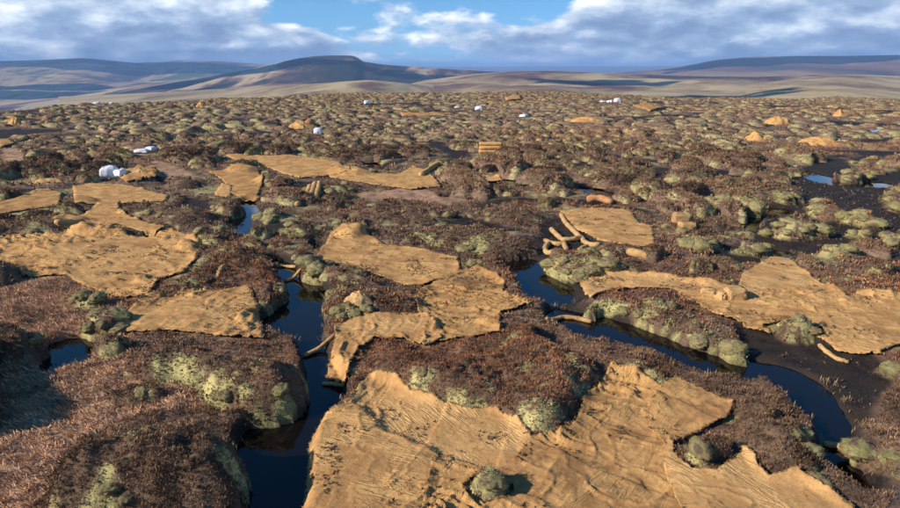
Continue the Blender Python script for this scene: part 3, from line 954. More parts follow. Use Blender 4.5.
V, F, c = merge(carpet)
tag(add('heather_carpet', mesh_from('heather_carpet', V, F, M_HEATHER, False, c)),
    'low brown heather covering the moor between the hummocks', 'heather', kind='stuff')
for hi_, parts in hum_parts.items():
    V, F, c = merge(parts)
    e, ctr = hum_obj[hi_]
    V = V - [ctr[0], ctr[1], 0]
    tag(add('heather', mesh_from('heather', V, F, M_HEATHER, False, c), e), kind='stuff')

MPAL = np.array([[0.31, 0.265, 0.115], [0.37, 0.312, 0.145], [0.255, 0.225, 0.098], [0.30, 0.242, 0.13], [0.20, 0.15, 0.105]])
mparts = {}
for bi, (a, b, dens, size) in enumerate([(6.5, 11, 520, 0.040), (11, 16, 300, 0.055), (16, 27, 120, 0.085)]):
    x, y = scatter_polar(a, b, dens)
    hid = nearest(hum_id, x, y)
    k = (hid >= 0) & (field(S_mat, x, y) > 0.05) & (field(MOSS, x, y) > rng.uniform(0.1, 0.6, len(x)))
    x, y, hid = x[k], y[k], hid[k]
    z = h_at(x, y)
    k = z > -0.03
    x, y, hid, z = x[k], y[k], hid[k], z[k]
    for hi_ in np.unique(hid):
        q = hid == hi_
        tn = np.clip(1 + 0.3 * fbm(x[q], y[q], 0.4, 2, 6), 0.6, 1.4)
        mparts.setdefault(int(hi_), []).append(tufts(x[q], y[q], z[q], size * rng.uniform(0.6, 1.3, q.sum()), 6, 3000 + bi * 97 + int(hi_), MPAL, np.array([.3, .22, .22, .16, .10]), 0.9, 0.20, tn))
for hi_, parts in mparts.items():
    V, F, c = merge(parts)
    e, ctr = hum_obj[hi_]
    tag(add('moss', mesh_from('moss', V - [ctr[0], ctr[1], 0], F, M_HEATHER, False, c), e), kind='stuff')

# bits of peat and heather lying on the mats
w = np.concatenate(crumbs)
V, F, c = tufts(w[:, 0], w[:, 1], w[:, 2] + 0.004, 0.045 * rng.uniform(0.5, 1.5, len(w)), 5, 91, np.array([[0.05, 0.033, 0.025], [0.10, 0.062, 0.042], [0.16, 0.10, 0.06]]), np.array([.4, .4, .2]), 1.15, 0.22)
tag(add('peat_crumbs', mesh_from('peat_crumbs', V, F, M_HEATHER, False, c)), 'dark crumbs of peat and heather strewn on the coir', 'debris', kind='stuff')

# crumbs on the bare peat, and sedge standing along the pool margins
x, y = scatter_polar(8, 46, 16, 0.70)
sp = field(S_peat, x, y)
k = (sp < 0.05) & (field(S_pool, x, y) > 0.05) & (nearest(hum_id, x, y) < 0) & (field(S_mat, x, y) > 0.05) & (fbm(x, y, 1.2, 2, 19) > -0.15)
x, y = x[k], y[k]
V, F, c = tufts(x, y, h_at(x, y) + 0.004, 0.06 * rng.uniform(0.4, 1.6, len(x)) * (0.7 + np.hypot(x, y) / 40), 5, 92, np.array([[0.035, 0.024, 0.018], [0.07, 0.045, 0.03], [0.13, 0.085, 0.05], [0.26, 0.18, 0.10]]), np.array([.4, .3, .2, .1]), 1.15, 0.16)
tag(add('peat_litter', mesh_from('peat_litter', V, F, M_HEATHER, False, c)), 'plant litter and crumbs on the black peat', 'debris', kind='stuff')
x, y = scatter_polar(7, 40, 60, 0.70)
sp = field(S_pool, x, y); hz = h_at(x, y)
k = (sp < 0.16) & (sp > -0.10) & (hz > -0.14) & (hz < 0.16) & (field(S_mat, x, y) > 0.05) & (fbm(x, y, 0.9, 2, 29) > 0.12)
x, y = x[k], y[k]
V, F, c = tufts(x, y, np.maximum(h_at(x, y), -0.08), 0.17 * rng.uniform(0.5, 1.3, len(x)), 6, 93, np.array([[0.40, 0.28, 0.14], [0.30, 0.22, 0.10], [0.22, 0.13, 0.07]]), np.array([.4, .3, .3]), 0.5, 0.035)
tag(add('pool_grass', mesh_from('pool_grass', V, F, M_GRASS, False, c)), 'straw coloured sedge blades along the pool margins', 'grass', kind='stuff')

# sedge: fine reddish blades lying one way
x, y = scatter_polar(6.5, 24, 230, 0.72)
k = (field(S_sedge, x, y) < 0.12) & (field(S_mat, x, y) > 0.03) & (field(S_pool, x, y) > -0.10) & (h_at(x, y) > -0.07) & (nearest(hum_id, x, y) < 0)
x, y = x[k], y[k]
z = h_at(x, y)
SP_ = np.array([[0.40, 0.215, 0.115], [0.50, 0.295, 0.165], [0.30, 0.155, 0.082], [0.58, 0.39, 0.23], [0.20, 0.11, 0.062]])
tn = np.clip(1 + 0.75 * fbm(x * 0.75 + y * 0.66, (x * 0.66 - y * 0.75) * 2.5, 1.0, 4, 44), 0.45, 1.7)
V, F, c = tufts(x, y, z, 0.13 * rng.uniform(0.6, 1.4, len(x)), 6, 77, SP_, np.array([.3, .25, .2, .13, .12]), 1.15, 0.06, tn * 1.2)
bend = np.clip(V[:, 2] - np.repeat(z, 24), 0, 1)
V[:, 0] -= bend * 0.5; V[:, 1] -= bend * 0.35
tag(add('dry_grass', mesh_from('dry_grass', V, F, M_GRASS, False, c)), 'reddish brown dry sedge on the flat ground', 'grass', kind='stuff')

# ------------------------------------------------------------------ moss cushions
import bmesh


def fuzz(V, Nn, C, n, ln, r, wd=0.4):
    """short sprigs standing off a surface; V, Nn, C per vertex"""
    i = r.integers(0, len(V), n)
    p = V[i] + r.normal(0, ln * 0.35, (n, 3)); nn = Nn[i]
    t = np.cross(nn, r.normal(size=(n, 3))); t /= np.linalg.norm(t, axis=1, keepdims=True) + 1e-9
    l = ln * r.uniform(0.6, 1.4, (n, 1))
    a = p - t * l * wd * 0.5 - nn * l * 0.2; b_ = p + t * l * wd * 0.5 - nn * l * 0.2
    tip = p + nn * l + r.normal(0, 0.45, (n, 3)) * l
    W = np.stack([a, b_, tip], 1).reshape(-1, 3)
    F = np.arange(n * 3).reshape(-1, 3)
    c = C[i] * r.uniform(0.75, 1.3, (n, 1))
    return W, F, np.repeat(c, 3, axis=0)


def cushion_mesh(seed, sub=4, knobs=70):
    r = np.random.default_rng(seed)
    bm = bmesh.new()
    bmesh.ops.create_icosphere(bm, subdivisions=sub, radius=1)
    bm.verts.ensure_lookup_table()
    V = np.array([v.co[:] for v in bm.verts]); F = np.array([[v.index for v in f.verts] for f in bm.faces])
    bm.free()
    K = r.normal(size=(knobs, 3)); K /= np.linalg.norm(K, axis=1, keepdims=True)
    d = np.arccos(np.clip(V @ K.T, -1, 1)); dm = d.min(1); near = d.argmin(1)
    K2 = r.normal(size=(knobs * 6, 3)); K2 /= np.linalg.norm(K2, axis=1, keepdims=True)
    d2 = np.arccos(np.clip(V @ K2.T, -1, 1)); d2m = d2.min(1)
    amp = r.uniform(0.12, 0.34, knobs)[near]
    rad = 0.82 + 0.8 * amp * np.cos(np.clip(dm * 4.2, 0, math.pi / 2)) + 0.08 * np.cos(np.clip(d2m * 11, 0, math.pi / 2))
    V = V * rad[:, None]
    V[:, 2] *= 0.72
    col = np.array([[0.31, 0.265, 0.115], [0.36, 0.31, 0.145], [0.265, 0.232, 0.10], [0.31, 0.24, 0.118]])[r.integers(0, 4, knobs)[near]]
    col = col * (1 + 0.12 * r.normal(size=(len(V), 1)))
    bare = r.uniform(0, 1, knobs)[near] < 0.16
    col[bare] = np.array([0.20, 0.14, 0.095])
    nn = V / np.linalg.norm(V, axis=1, keepdims=True)
    W, G, fc = fuzz(V, nn, col, 1500 if sub > 3 else 500, 0.075 if sub > 3 else 0.11, r)
    return mesh_from('moss_cushion', np.concatenate([V, W]), np.concatenate([F, G + len(V)]), M_MOSS, True, np.clip(np.concatenate([col, fc]), 0.02, 1))


CUSH = [cushion_mesh(300 + i) for i in range(9)]
CUSHL = [cushion_mesh(330 + i, 3, 30) for i in range(6)]
for i, h in enumerate(HUMMOCKS):
    P = HUMW[i]
    e, ctr = hum_obj[i]
    dist = np.hypot(*ctr)
    ext = P.max(0) - P.min(0)
    per = np.sum(np.linalg.norm(P - np.roll(P, 1, axis=0), axis=1))
    n = int(np.clip(per * 1.5 * h[3] ** 1.3 + 3 * h[3], 1, 34))
    cand = rng.uniform(P.min(0), P.max(0), (n * 60, 2))
    s = sdf(P, cand[:, 0], cand[:, 1])
    lim = 0.22 if h[3] < 0.85 else 0.6
    okc = (s < -0.02) & (s > -(0.45 if h[3] < 0.85 else 3)) & (field(S_mat, cand[:, 0], cand[:, 1]) > 0.10) & (np.hypot(cand[:, 0], cand[:, 1]) > 5)
    cl = field(MOSS, cand[:, 0], cand[:, 1]) + 0.3 * field(moss_field, cand[:, 0], cand[:, 1])
    okc &= cl > np.quantile(cl[okc], 0.5) if okc.any() else okc
    cand = cand[okc]
    got = []
    for p in cand:
        if len(got) >= n:
            break
        rad = rng.uniform(0.13, 0.30) * (1.15 if h[3] > 0.5 else 0.9) * np.clip(0.75 + dist / 60, 0.9, 1.5)
        rad = min(rad, 0.42 * min(ext))
        if any(np.hypot(p[0] - q[0], p[1] - q[1]) < 0.75 * (rad + q[2]) for q in got):
            continue
        got.append((p[0], p[1], rad))
    for (x_, y_, rad) in got:
        zz = float(h_at(np.array([x_]), np.array([y_]))[0])
        me = (CUSH if dist < 26 else CUSHL)[rng.integers(0, 9 if dist < 26 else 6)]
        add('moss_cushion', me, e, (x_ - ctr[0], y_ - ctr[1], zz - rad * 0.10),
            (rng.uniform(-.25, .25), rng.uniform(-.25, .25), rng.uniform(0, 6.28)),
            (rad * rng.uniform(0.9, 1.35), rad * rng.uniform(0.9, 1.35), rad * rng.uniform(0.75, 1.0)))

# ------------------------------------------------------------------ scattered hummocks of the open moor
def dome(seed, nr, na, moss):
    r = np.random.default_rng(seed)
    V = [[0, 0, 1.0]]
    for i in range(1, nr + 1):
        f = i / nr
        for j in range(na):
            a = 2 * math.pi * (j + 0.5 * (i % 2)) / na
            V.append([f ** 0.8 * math.cos(a), f ** 0.8 * math.sin(a), (1 - f ** 2.6)])
    V = np.array(V)
    k = r.uniform(-1, 1, (16, 2)); kr = r.uniform(0.20, 0.45, 16)
    d = np.hypot(V[:, 0, None] - k[:, 0], V[:, 1, None] - k[:, 1]) / kr
    b = np.sqrt(np.clip(1 - d ** 2, 0, 1)); bi = b.argmax(1); bm_ = b.max(1)
    ao = r.uniform(0, 99)
    rim = 1 + 0.28 * vnoise(np.cos(np.arctan2(V[:, 1], V[:, 0])) * 1.6 + ao, np.sin(np.arctan2(V[:, 1], V[:, 0])) * 1.6 + ao, seed)
    up = V[:, 2] > 0.02
    V[:, 2] = V[:, 2] * 0.75 + 0.28 * bm_ * up + 0.05 * r.normal(size=len(V)) * up
    V[:, :2] *= rim[:, None] * (1 + 0.10 * bm_)[:, None]
    V[:, 2] -= 0.12
    F = [[0, 1 + j, 1 + (j + 1) % na] for j in range(na)]
    for i in range(1, nr):
        o0 = 1 + (i - 1) * na; o1 = 1 + i * na
        for j in range(na):
            j2 = (j + 1) % na
            if i % 2:
                F += [[o0 + j, o1 + j, o1 + j2], [o0 + j, o1 + j2, o0 + j2]] if False else [[o0 + j, o1 + j, o0 + j2], [o0 + j2, o1 + j, o1 + j2]]
            else:
                F += [[o0 + j, o1 + j, o1 + j2], [o0 + j, o1 + j2, o0 + j2]]
    mossy = r.uniform(0, 1, 16) < moss
    mc = np.array([[0.31, 0.265, 0.12], [0.36, 0.31, 0.155], [0.27, 0.235, 0.105]])[r.integers(0, 3, 16)]
    hc = np.array([[0.195, 0.122, 0.082], [0.235, 0.15, 0.10], [0.175, 0.122, 0.078]])[r.integers(0, 3, 16)]
    fr = np.hypot(V[:, 0], V[:, 1])
    on = (mossy[bi] & (bm_ > 0.2) & (fr > 0.30 + 0.25 * r.uniform(size=16)[bi])) | (r.uniform(size=16)[bi] < 0.5 * moss - 0.12)
    c = np.where(on[:, None], mc[bi], hc[bi])
    c = c * (1 + 0.10 * r.normal(size=(len(V), 1)))
    return V, np.array(F), np.clip(c, 0.01, 1)


def dome_tufts(seed, V, n, size, twigs, moss):
    r = np.random.default_rng(seed + 7)
    i = (r.uniform(size=n) ** 0.8 * len(V) * 0.72).astype(int)
    x, y, z = V[i, 0] + r.normal(0, .05, n), V[i, 1] + r.normal(0, .05, n), V[i, 2]
    return tufts(x, y, z, size * r.uniform(.7, 1.3, n), twigs, seed, tint=np.full(n, 1.08))


# free places for them
placed = []
cell = {}


def try_place(x, y, rad):
    key = (int(x // 2.5), int(y // 2.5))
    for i in (-1, 0, 1):
        for j in (-1, 0, 1):
            for (a, b, c_) in cell.get((key[0] + i, key[1] + j), ()):
                if (a - x) ** 2 + (b - y) ** 2 < (0.88 * (rad + c_)) ** 2:
                    return False
    cell.setdefault(key, []).append((x, y, rad))
    return True


cx, cy = scatter_polar(19, 196, 1.1, 0.72)
o = np.argsort(np.hypot(cx, cy)); cx, cy = cx[o], cy[o]
dens_f = fbm(cx, cy, 9.0, 3, 71)
sm = field(S_mat, cx, cy); sp = field(S_pool, cx, cy); spe = field(S_peat, cx, cy); sh = field(hum_in, cx, cy); sse = field(S_sedge, cx, cy)
broad_h = sstep(-0.15, 0.25, fbm(cx, cy, 12.0, 2, 171))          # where heather swells are broad, and where small moss lumps crowd
rads = np.clip(np.exp(rng.normal(-0.62, 0.30, len(cx)) + 0.75 * broad_h), 0.34, 2.0) * np.clip(0.72 + np.hypot(cx, cy) / 120, 0.75, 1.1)
rads = np.where(np.hypot(cx, cy) < 27, np.minimum(rads, 0.55), rads)
CLEAR = [ground_at(px, py, 0.2) for px, py in ((110, 177), (122, 178), (145, 152), (318, 134), (367, 103), (457, 107), (479, 108), (524, 114), (603, 104), (610, 104), (617, 104), (97, 104), (112, 104),
         (490, 152), (303, 202), (293, 202), (316, 200), (682, 222), (690, 226), (758, 139), (819, 143), (778, 122), (840, 118), (586, 120), (300, 128), (201, 106), (16, 127), (48, 181), (137, 176), (600, 200))]


def in_the_way(x, y, rad):
    for q in CLEAR:
        d = math.hypot(*q); f = (x * q[0] + y * q[1]) / d
        if d - 4.0 - 0.05 * d < f < d + rad and abs(x * q[1] - y * q[0]) / d < rad + 0.5:
            return True
    return False


for x_, y_, r_, a1, a2_, a3, a4, a5, df in zip(cx, cy, rads, sm, sp, spe, sh, sse, dens_f):
    if a1 < r_ * 0.9 or a2_ < r_ * 0.75 or a3 < r_ * 0.42 or a4 < r_ * 0.45 or a5 < r_ * 0.7:
        continue
    if rng.uniform() < sstep(0.0, -0.45, df) * 0.7:
        continue
    if in_the_way(x_, y_, r_ * 0.8):
        continue
    if try_place(x_, y_, r_):
        placed.append((x_, y_, r_))
print('hummock places', len(placed))
N_IND = 246
protos = []
for k in range(14):
    moss = [0.15, 0.5, 0.75, 0.9][k % 4]
    V, F, c = dome(500 + k, 14, 40, moss)
    rk = np.random.default_rng(560 + k)
    V = V * [1, 1, 0.62]
    nn = V + [0, 0, 0.35]; nn = nn / np.linalg.norm(nn, axis=1, keepdims=True)
    W, G, fc = fuzz(V[:int(len(V) * 0.86)], nn, c, 2200, 0.062, rk, 0.35)
    me = mesh_from('mound', np.concatenate([V, W]), np.concatenate([F, G + len(V)]), M_MOUND, True, np.clip(np.concatenate([c, fc]), 0.01, 1))
    V = V / [1, 1, 0.62]
    tv, tf, tc = dome_tufts(540 + k, V * [1, 1, 0.62], int(320 * (1.1 - moss)) + 60, 0.115, 7, moss)
    mt = mesh_from('heather', tv, tf, M_HEATHER, False, tc)
    protos.append((me, mt, moss))
auto_xy, auto_obj = [], []
for (x_, y_, r_) in placed[:N_IND]:
    k = int(rng.integers(0, len(protos)))
    if r_ > 0.95 and k % 4 > 1: k -= 2
    me, mt, moss = protos[k]
    z = float(h_at(np.array([x_]), np.array([y_]))[0]) - 0.06
    auto_xy.append((x_, y_, r_, moss))
    e = add('moss_hummock', None, loc=(x_, y_, z), rot=(0, 0, rng.uniform(0, 6.28)), scl=(r_ * rng.uniform(1, 1.6), r_ * rng.uniform(0.7, 1.05), min(r_, 0.55 + 0.4 * r_) * rng.uniform(1.05, 1.6)))
    auto_obj.append(e)
    add('mound', me, e)
    tag(add('heather', mt, e), kind='stuff')
# each is told apart by the landmark it lies next to
LAND = [('big heather bank', 470, 380), ('long curving heather bank', 740, 430), ('broad heather knoll', 215, 380), ('dark heather ridge', 225, 280),
        ('wide creased coir mat', 100, 262), ('lumpy coir sheet', 195, 318), ('upper sloping coir sheet', 390, 262), ('coir log fork', 570, 238),
        ('fan shaped coir mat', 612, 226), ('two square coir rolls', 684, 216), ('long coir mat', 700, 287), ('broad coir mat', 850, 325),
        ('black peat flat', 850, 200), ('big white bag', 110, 170), ('coir scrap at the edge', 5, 144), ('rounded far heap', 16, 125), ('long crumpled heap', 48, 180), ('narrow coir strip', 25, 204), ('flattened white bags', 147, 150), ('small blue pool', 246, 218),
        ('thin coir strip', 280, 165), ('ragged coir sheet', 400, 182), ('slanting coir rolls', 303, 197), ('neat roll stack', 490, 147),
        ('dark pool under coir strip', 500, 182), ('pool with moss row', 600, 194), ('square white bag', 318, 132), ('peaked orange heap', 758, 136),
        ('reddish coir log', 600, 198), ('coir strip below the bag', 120, 195), ('sedge pool', 75, 355), ('central pool', 545, 285)]
ORD = 'first second third fourth fifth sixth seventh eighth ninth tenth eleventh twelfth thirteenth fourteenth fifteenth sixteenth seventeenth eighteenth nineteenth twentieth twenty-first twenty-second twenty-third twenty-fourth twenty-fifth twenty-sixth twenty-seventh twenty-eighth twenty-ninth thirtieth'.split()
slots = {}
for e, (x_, y_, r_, moss) in zip(auto_obj, auto_xy):
    zc_ = y_ * CP - (0.2 - CAM_H) * SP
    qx = 450 + FPX * x_ / zc_; qy = 254 - FPX * (y_ * SP + (0.2 - CAM_H) * CP) / zc_
    best_ = min(LAND, key=lambda L: (L[1] - qx) ** 2 + (2.2 * (L[2] - qy)) ** 2)
    dx_, dy_ = qx - best_[1], 2.2 * (qy - best_[2])
    side = ('beyond' if dy_ < 0 else 'in front of') if abs(dy_) > abs(dx_) else ('left of' if dx_ < 0 else 'right of')
    slots.setdefault((best_[0], side), []).append((math.hypot(dx_, dy_), e, moss, r_))
for (ln_, side), rows in slots.items():
    rows.sort(key=lambda q: q[0])
    for n_, (_, e, moss, r_) in enumerate(rows):
        kind_ = ('brown heathery' if moss < 0.3 else 'mottled mossy' if moss < 0.6 else 'olive mossy' if moss < 0.8 else 'pale mossy')
        tag(e, '%s hummock, %s one out %s the %s' % (kind_, ORD[min(n_, 29)], side, ln_), 'hummock', 'moss hummocks scattered over the open moor')
far = []
fproto = []
for k in range(16):
    moss = [0.2, 0.45, 0.7, 0.85][k % 4]
    lo_ = dome(700 + k, 3, 9, moss)
    mi_ = dome(700 + k, 5, 14, moss)
    def withtufts(d, n, seed):
        V, F, c = d
        V = V * [1, 1, 0.62]
        tv, tf, tc = dome_tufts(seed, V, n, 0.20, 4, moss)
        return np.concatenate([V, tv]), np.concatenate([F, tf + len(V)]), np.concatenate([c, tc])
    fproto.append((withtufts(mi_, 34, 800 + k), withtufts(lo_, 4, 830 + k)))
pl = np.array(placed[N_IND:])
zf = h_at(pl[:, 0], pl[:, 1])
rust_f = sstep(0.0, 0.5, fbm(pl[:, 0], pl[:, 1], 14, 2, 15))
for (x_, y_, r_), z, rf in zip(pl, zf, rust_f):
    d = math.hypot(x_, y_)
    kp = int(rng.integers(0, 16))
    if r_ > 0.95 and kp % 4 > 1 and rng.uniform() < 0.8: kp -= 2
    V, F, c = fproto[kp][0 if d < 75 else 1]
    a = rng.uniform(0, 6.28); ca, sa = math.cos(a), math.sin(a)
    sx, sy, sz = r_ * rng.uniform(1, 1.7), r_ * rng.uniform(.7, 1.05), min(r_, 0.55 + 0.4 * r_) * rng.uniform(0.9, 1.4) * (1.0 - 0.38 * float(sstep(50, 110, d)))
    W = np.stack([(V[:, 0] * sx) * ca - (V[:, 1] * sy) * sa + x_, (V[:, 0] * sx) * sa + (V[:, 1] * sy) * ca + y_, V[:, 2] * sz + z - 0.06], -1)
    cc = c * (1 + rng.normal(0, 0.08)) * [1 + 0.12 * rf, 1, 1 - 0.1 * rf]
    far.append((W, F, cc))
V, F, c = merge(far)
tag(add('moor_vegetation', mesh_from('moor_vegetation', V, F, M_MOUND, True, np.clip(c, 0.01, 1))),
    'moss and heather hummocks covering the distant moor', 'heather', kind='stuff')
print('tris far', len(F))

# ------------------------------------------------------------------ coir logs and rolls
def tube(path, rad, seed, na=12, rag=0.10):
    """closed lumpy tube along a path of 3-D points"""
    r = np.random.default_rng(seed)
    path = np.asarray(path, float)
    # resample
    seg = np.linalg.norm(np.diff(path, axis=0), axis=1); L = np.concatenate([[0], np.cumsum(seg)])
    n = max(5, int(L[-1] / (rad * 0.8)))
    t = np.linspace(0, L[-1], n)
    P = np.stack([np.interp(t, L, path[:, i]) for i in range(3)], -1)
    if len(path) > 2:
        for _ in range(2):
            P[1:-1] = 0.25 * P[:-2] + 0.5 * P[1:-1] + 0.25 * P[2:]
    T = np.gradient(P, axis=0); T /= np.linalg.norm(T, axis=1, keepdims=True)
    up = np.array([0, 0, 1.0])
    S = np.cross(T, up); S /= np.linalg.norm(S, axis=1, keepdims=True) + 1e-9
    U = np.cross(S, T)
    a = np.linspace(0, 2 * math.pi, na, endpoint=False)
    V = []
    for i in range(n):
        f = min(i, n - 1 - i)
        k = (0.80 if f == 0 else 1.0) * (1 + rag * r.normal() * 0.5)
        rr_ = rad * k * (1 + rag * 0.9 * r.normal(size=na))
        V.append(P[i] + S[i] * (rr_ * np.cos(a))[:, None] + U[i] * (rr_ * np.sin(a))[:, None] * 0.92)
    V = np.concatenate(V + [P[:1] - T[:1] * rad * 0.10, P[-1:] + T[-1:] * rad * 0.10])
    F4 = []; F3 = []
    for i in range(n - 1):
        for j in range(na):
            j2 = (j + 1) % na
            F4.append([i * na + j, i * na + j2, (i + 1) * na + j2, (i + 1) * na + j])
    for j in range(na):
        j2 = (j + 1) % na
        F3.append([n * na, j2, j]); F3.append([n * na + 1, (n - 1) * na + j, (n - 1) * na + j2])
    return V, [np.array(F4), np.array(F3)]


M_LOG = m_coir('coir_log_fibre', base=(0.54, 0.335, 0.145), dark=(0.32, 0.19, 0.085))
M_ROLL = m_coir('coir_roll_fibre', base=(0.60, 0.34, 0.13), dark=(0.42, 0.21, 0.075))
M_RED = m_coir('reddish_coir_fibre', base=(0.50, 0.26, 0.12), dark=(0.34, 0.15, 0.07))


def log(label, pts, rad, mat=M_LOG, group='coir logs', seed=0, lift=0.75, zs=None, cat='log', name='coir_log'):
    pw = [ground_at(px, py, 0.2) for px, py in pts]
    P = []
    for k, p in enumerate(pw):
        zb = float(h_at(np.array([p[0]]), np.array([p[1]]))[0])
        P.append([p[0], p[1], max(zb, -0.06) + rad * lift + (zs[k] if zs else 0)])
    c = np.array(P).mean(0); c[2] = 0
    V, F = tube(np.array(P) - c, rad, seed)
    o = add(name, mesh_from(name, V, F, mat), loc=tuple(c))
    tag(o, label, cat, group)
    return o


BR = 'branching coir logs beside the fan shaped mat'
log('coir log bordering the fan shaped mat down to the junction', [(561, 213), (566, 221), (573, 228), (580, 234)], 0.115, group=BR, seed=1)
log('forked coir log pointing up from the branching junction', [(551, 227), (557, 233), (563, 238), (574, 237), (582, 235)], 0.11, group=BR, seed=2, lift=1.2)
log('short coir log joining the hooked log to the fork', [(545, 237), (551, 240), (558, 241), (566, 240)], 0.10, group=BR, seed=3)
log('hooked coir log curling at the end of the branching logs', [(549, 240), (545, 244), (546, 249), (550, 251), (556, 251)], 0.11, group=BR, seed=4)
log('stub coir log hanging from the fork', [(564, 239), (565, 243), (567, 246)], 0.10, group=BR, seed=5)
log('coir log running from the junction to the mat corner', [(581, 234), (585, 239), (590, 242), (597, 243), (600, 242)], 0.115, group=BR, seed=6)
log('thin coir log below the junction beside the mossy knob', [(579, 246), (585, 243), (592, 241)], 0.085, group=BR, seed=7)
log('flat coir log lying above the mossy heather bank', [(617, 253), (636, 257), (654, 261)], 0.17, seed=8)
log('reddish coir log on the heather by the moss cushions', [(587, 199), (600, 199), (612, 202)], 0.20, M_RED, seed=9)
log('coir log spanning the channel pool to the draped sheet', [(303, 347), (318, 342), (335, 335)], 0.063, seed=10, zs=[0, .05, 0.05], lift=0.25)
log('coir log damming the end of the curving pool', [(826, 433), (838, 434), (850, 440), (860, 444)], 0.070, seed=11, lift=0.25)
log('arched coir log damming the pool under the heather bank', [(546, 317), (553, 312), (563, 309), (576, 310), (592, 314)], 0.070, seed=12, lift=0.25)
log('thin coir log along the heather tongue by the wide mat', [(57, 228), (70, 225), (84, 222)], 0.15, seed=13)
log('coir log leaning at the point of the ragged sheet', [(421, 176), (430, 170), (438, 164)], 0.18, seed=14)
log('curved coir log lining the lower lip of the broad mat', [(820, 340), (828, 346), (838, 352), (850, 355)], 0.063, seed=15, lift=0.25)
log('short coir log across the head of the channel pool', [(272, 259), (284, 260), (296, 262)], 0.063, seed=16, lift=0.25)
log('coir log end lying across the upper channel pool', [(284, 274), (292, 272), (302, 270)], 0.063, seed=17, lift=0.25)
log('little coir log on the dark heather ridge', [(219, 282), (222, 277), (226, 273)], 0.09, seed=18)
log('coir log poking into the dark channel pool', [(322, 374), (332, 374), (344, 377)], 0.056, seed=19, lift=0.25)
SL = 'slanting coir rolls lying side by side'
for k, (a, b_, w) in enumerate([((287, 203), (295, 194), 'leftmost, apart from the rest'), ((297, 205), (304, 195), 'second, with a pale lower end'), ((305, 200), (311, 191), 'third in the row'), ((310, 201), (316, 190), 'fourth in the row'), ((316, 200), (320, 190), 'last in the row')]):
    log('slanting coir roll on the heather swell, ' + w, [a, b_], 0.16, M_LOG, SL, 30 + k, 0.9, cat='roll', name='coir_roll')


def pile(label_list, px, py, length_px, rad, rows, mat, group, seed, yaw=0.0):
    c = ground_at(px, py, 0.35)
    d = math.hypot(*c)
    L = length_px / FPX * d * 1.0
    zb = float(h_at(c[:1], c[1:])[0]) + 0.16
    k = 0
    for row, n in enumerate(rows):
        for i in range(n):
            off = (i - (n - 1) / 2) * rad * 2.02
            z = zb + rad * 0.95 + row * rad * 1.72
            ca, sa = math.cos(yaw), math.sin(yaw)
            jit = random.uniform(-.06, .06) * L
            V, F = tube([[-L / 2 * ca, -L / 2 * sa, 0], [L / 2 * ca, L / 2 * sa, 0]], rad, seed + k, 14, 0.05)
            o = add('coir_roll', mesh_from('coir_roll', V, F, mat), loc=(c[0] - off * sa + jit * ca, c[1] + off * ca + jit * sa, z))
            tag(o, label_list[min(k, len(label_list) - 1)], 'roll', group)
            k += 1


pile(['near bottom coir roll of the neat stack in mid moor', 'rear bottom coir roll of the neat stack in mid moor', 'front middle coir roll of the neat stack in mid moor', 'back middle coir roll of the neat stack in mid moor', 'topmost coir roll of the neat stack in mid moor'],
     490, 152, 23, 0.175, [2, 2, 1], M_ROLL, 'stack of coir rolls in mid moor', 40)


def block_roll(label, px, py, sx, sy, sz, yaw, seed, zoff=0.0, group='two square coir rolls'):
    c = ground_at(px, py, 0.45)
    zb = float(h_at(c[:1], c[1:])[0]) + zoff
    r = np.random.default_rng(seed)
    bm = bmesh.new()
    bmesh.ops.create_cube(bm, size=1)
    bmesh.ops.bevel(bm, geom=bm.edges[:], offset=0.09, segments=3, affect='EDGES')
    bmesh.ops.subdivide_edges(bm, edges=[e for e in bm.edges if e.calc_length() > 0.4], cuts=4, use_grid_fill=True)
    for v in bm.verts:
        v.co.x *= sx; v.co.y *= sy; v.co.z *= sz
        v.co.x += r.normal(0, 0.014); v.co.y += r.normal(0, 0.014); v.co.z += r.normal(0, 0.014) + sz / 2 + 0.015 * math.sin(v.co.x * 9 + seed)
    me = bpy.data.meshes.new('coir_roll'); bm.to_mesh(me); bm.free()
    me.materials.append(M_LOG)
    for p in me.polygons: p.use_smooth = True
    o = add('coir_roll', me, loc=(c[0], c[1], zb - 0.05), rot=(0, 0, yaw))
    tag(o, label, 'roll', group)


block_roll('square ended coir roll standing higher on the brown swell', 682, 222, 0.85, 0.42, 0.50, 0.03, 60, 0.06)
block_roll('smaller square coir roll lying in front of its twin', 687, 226, 0.75, 0.36, 0.34, -0.06, 61)


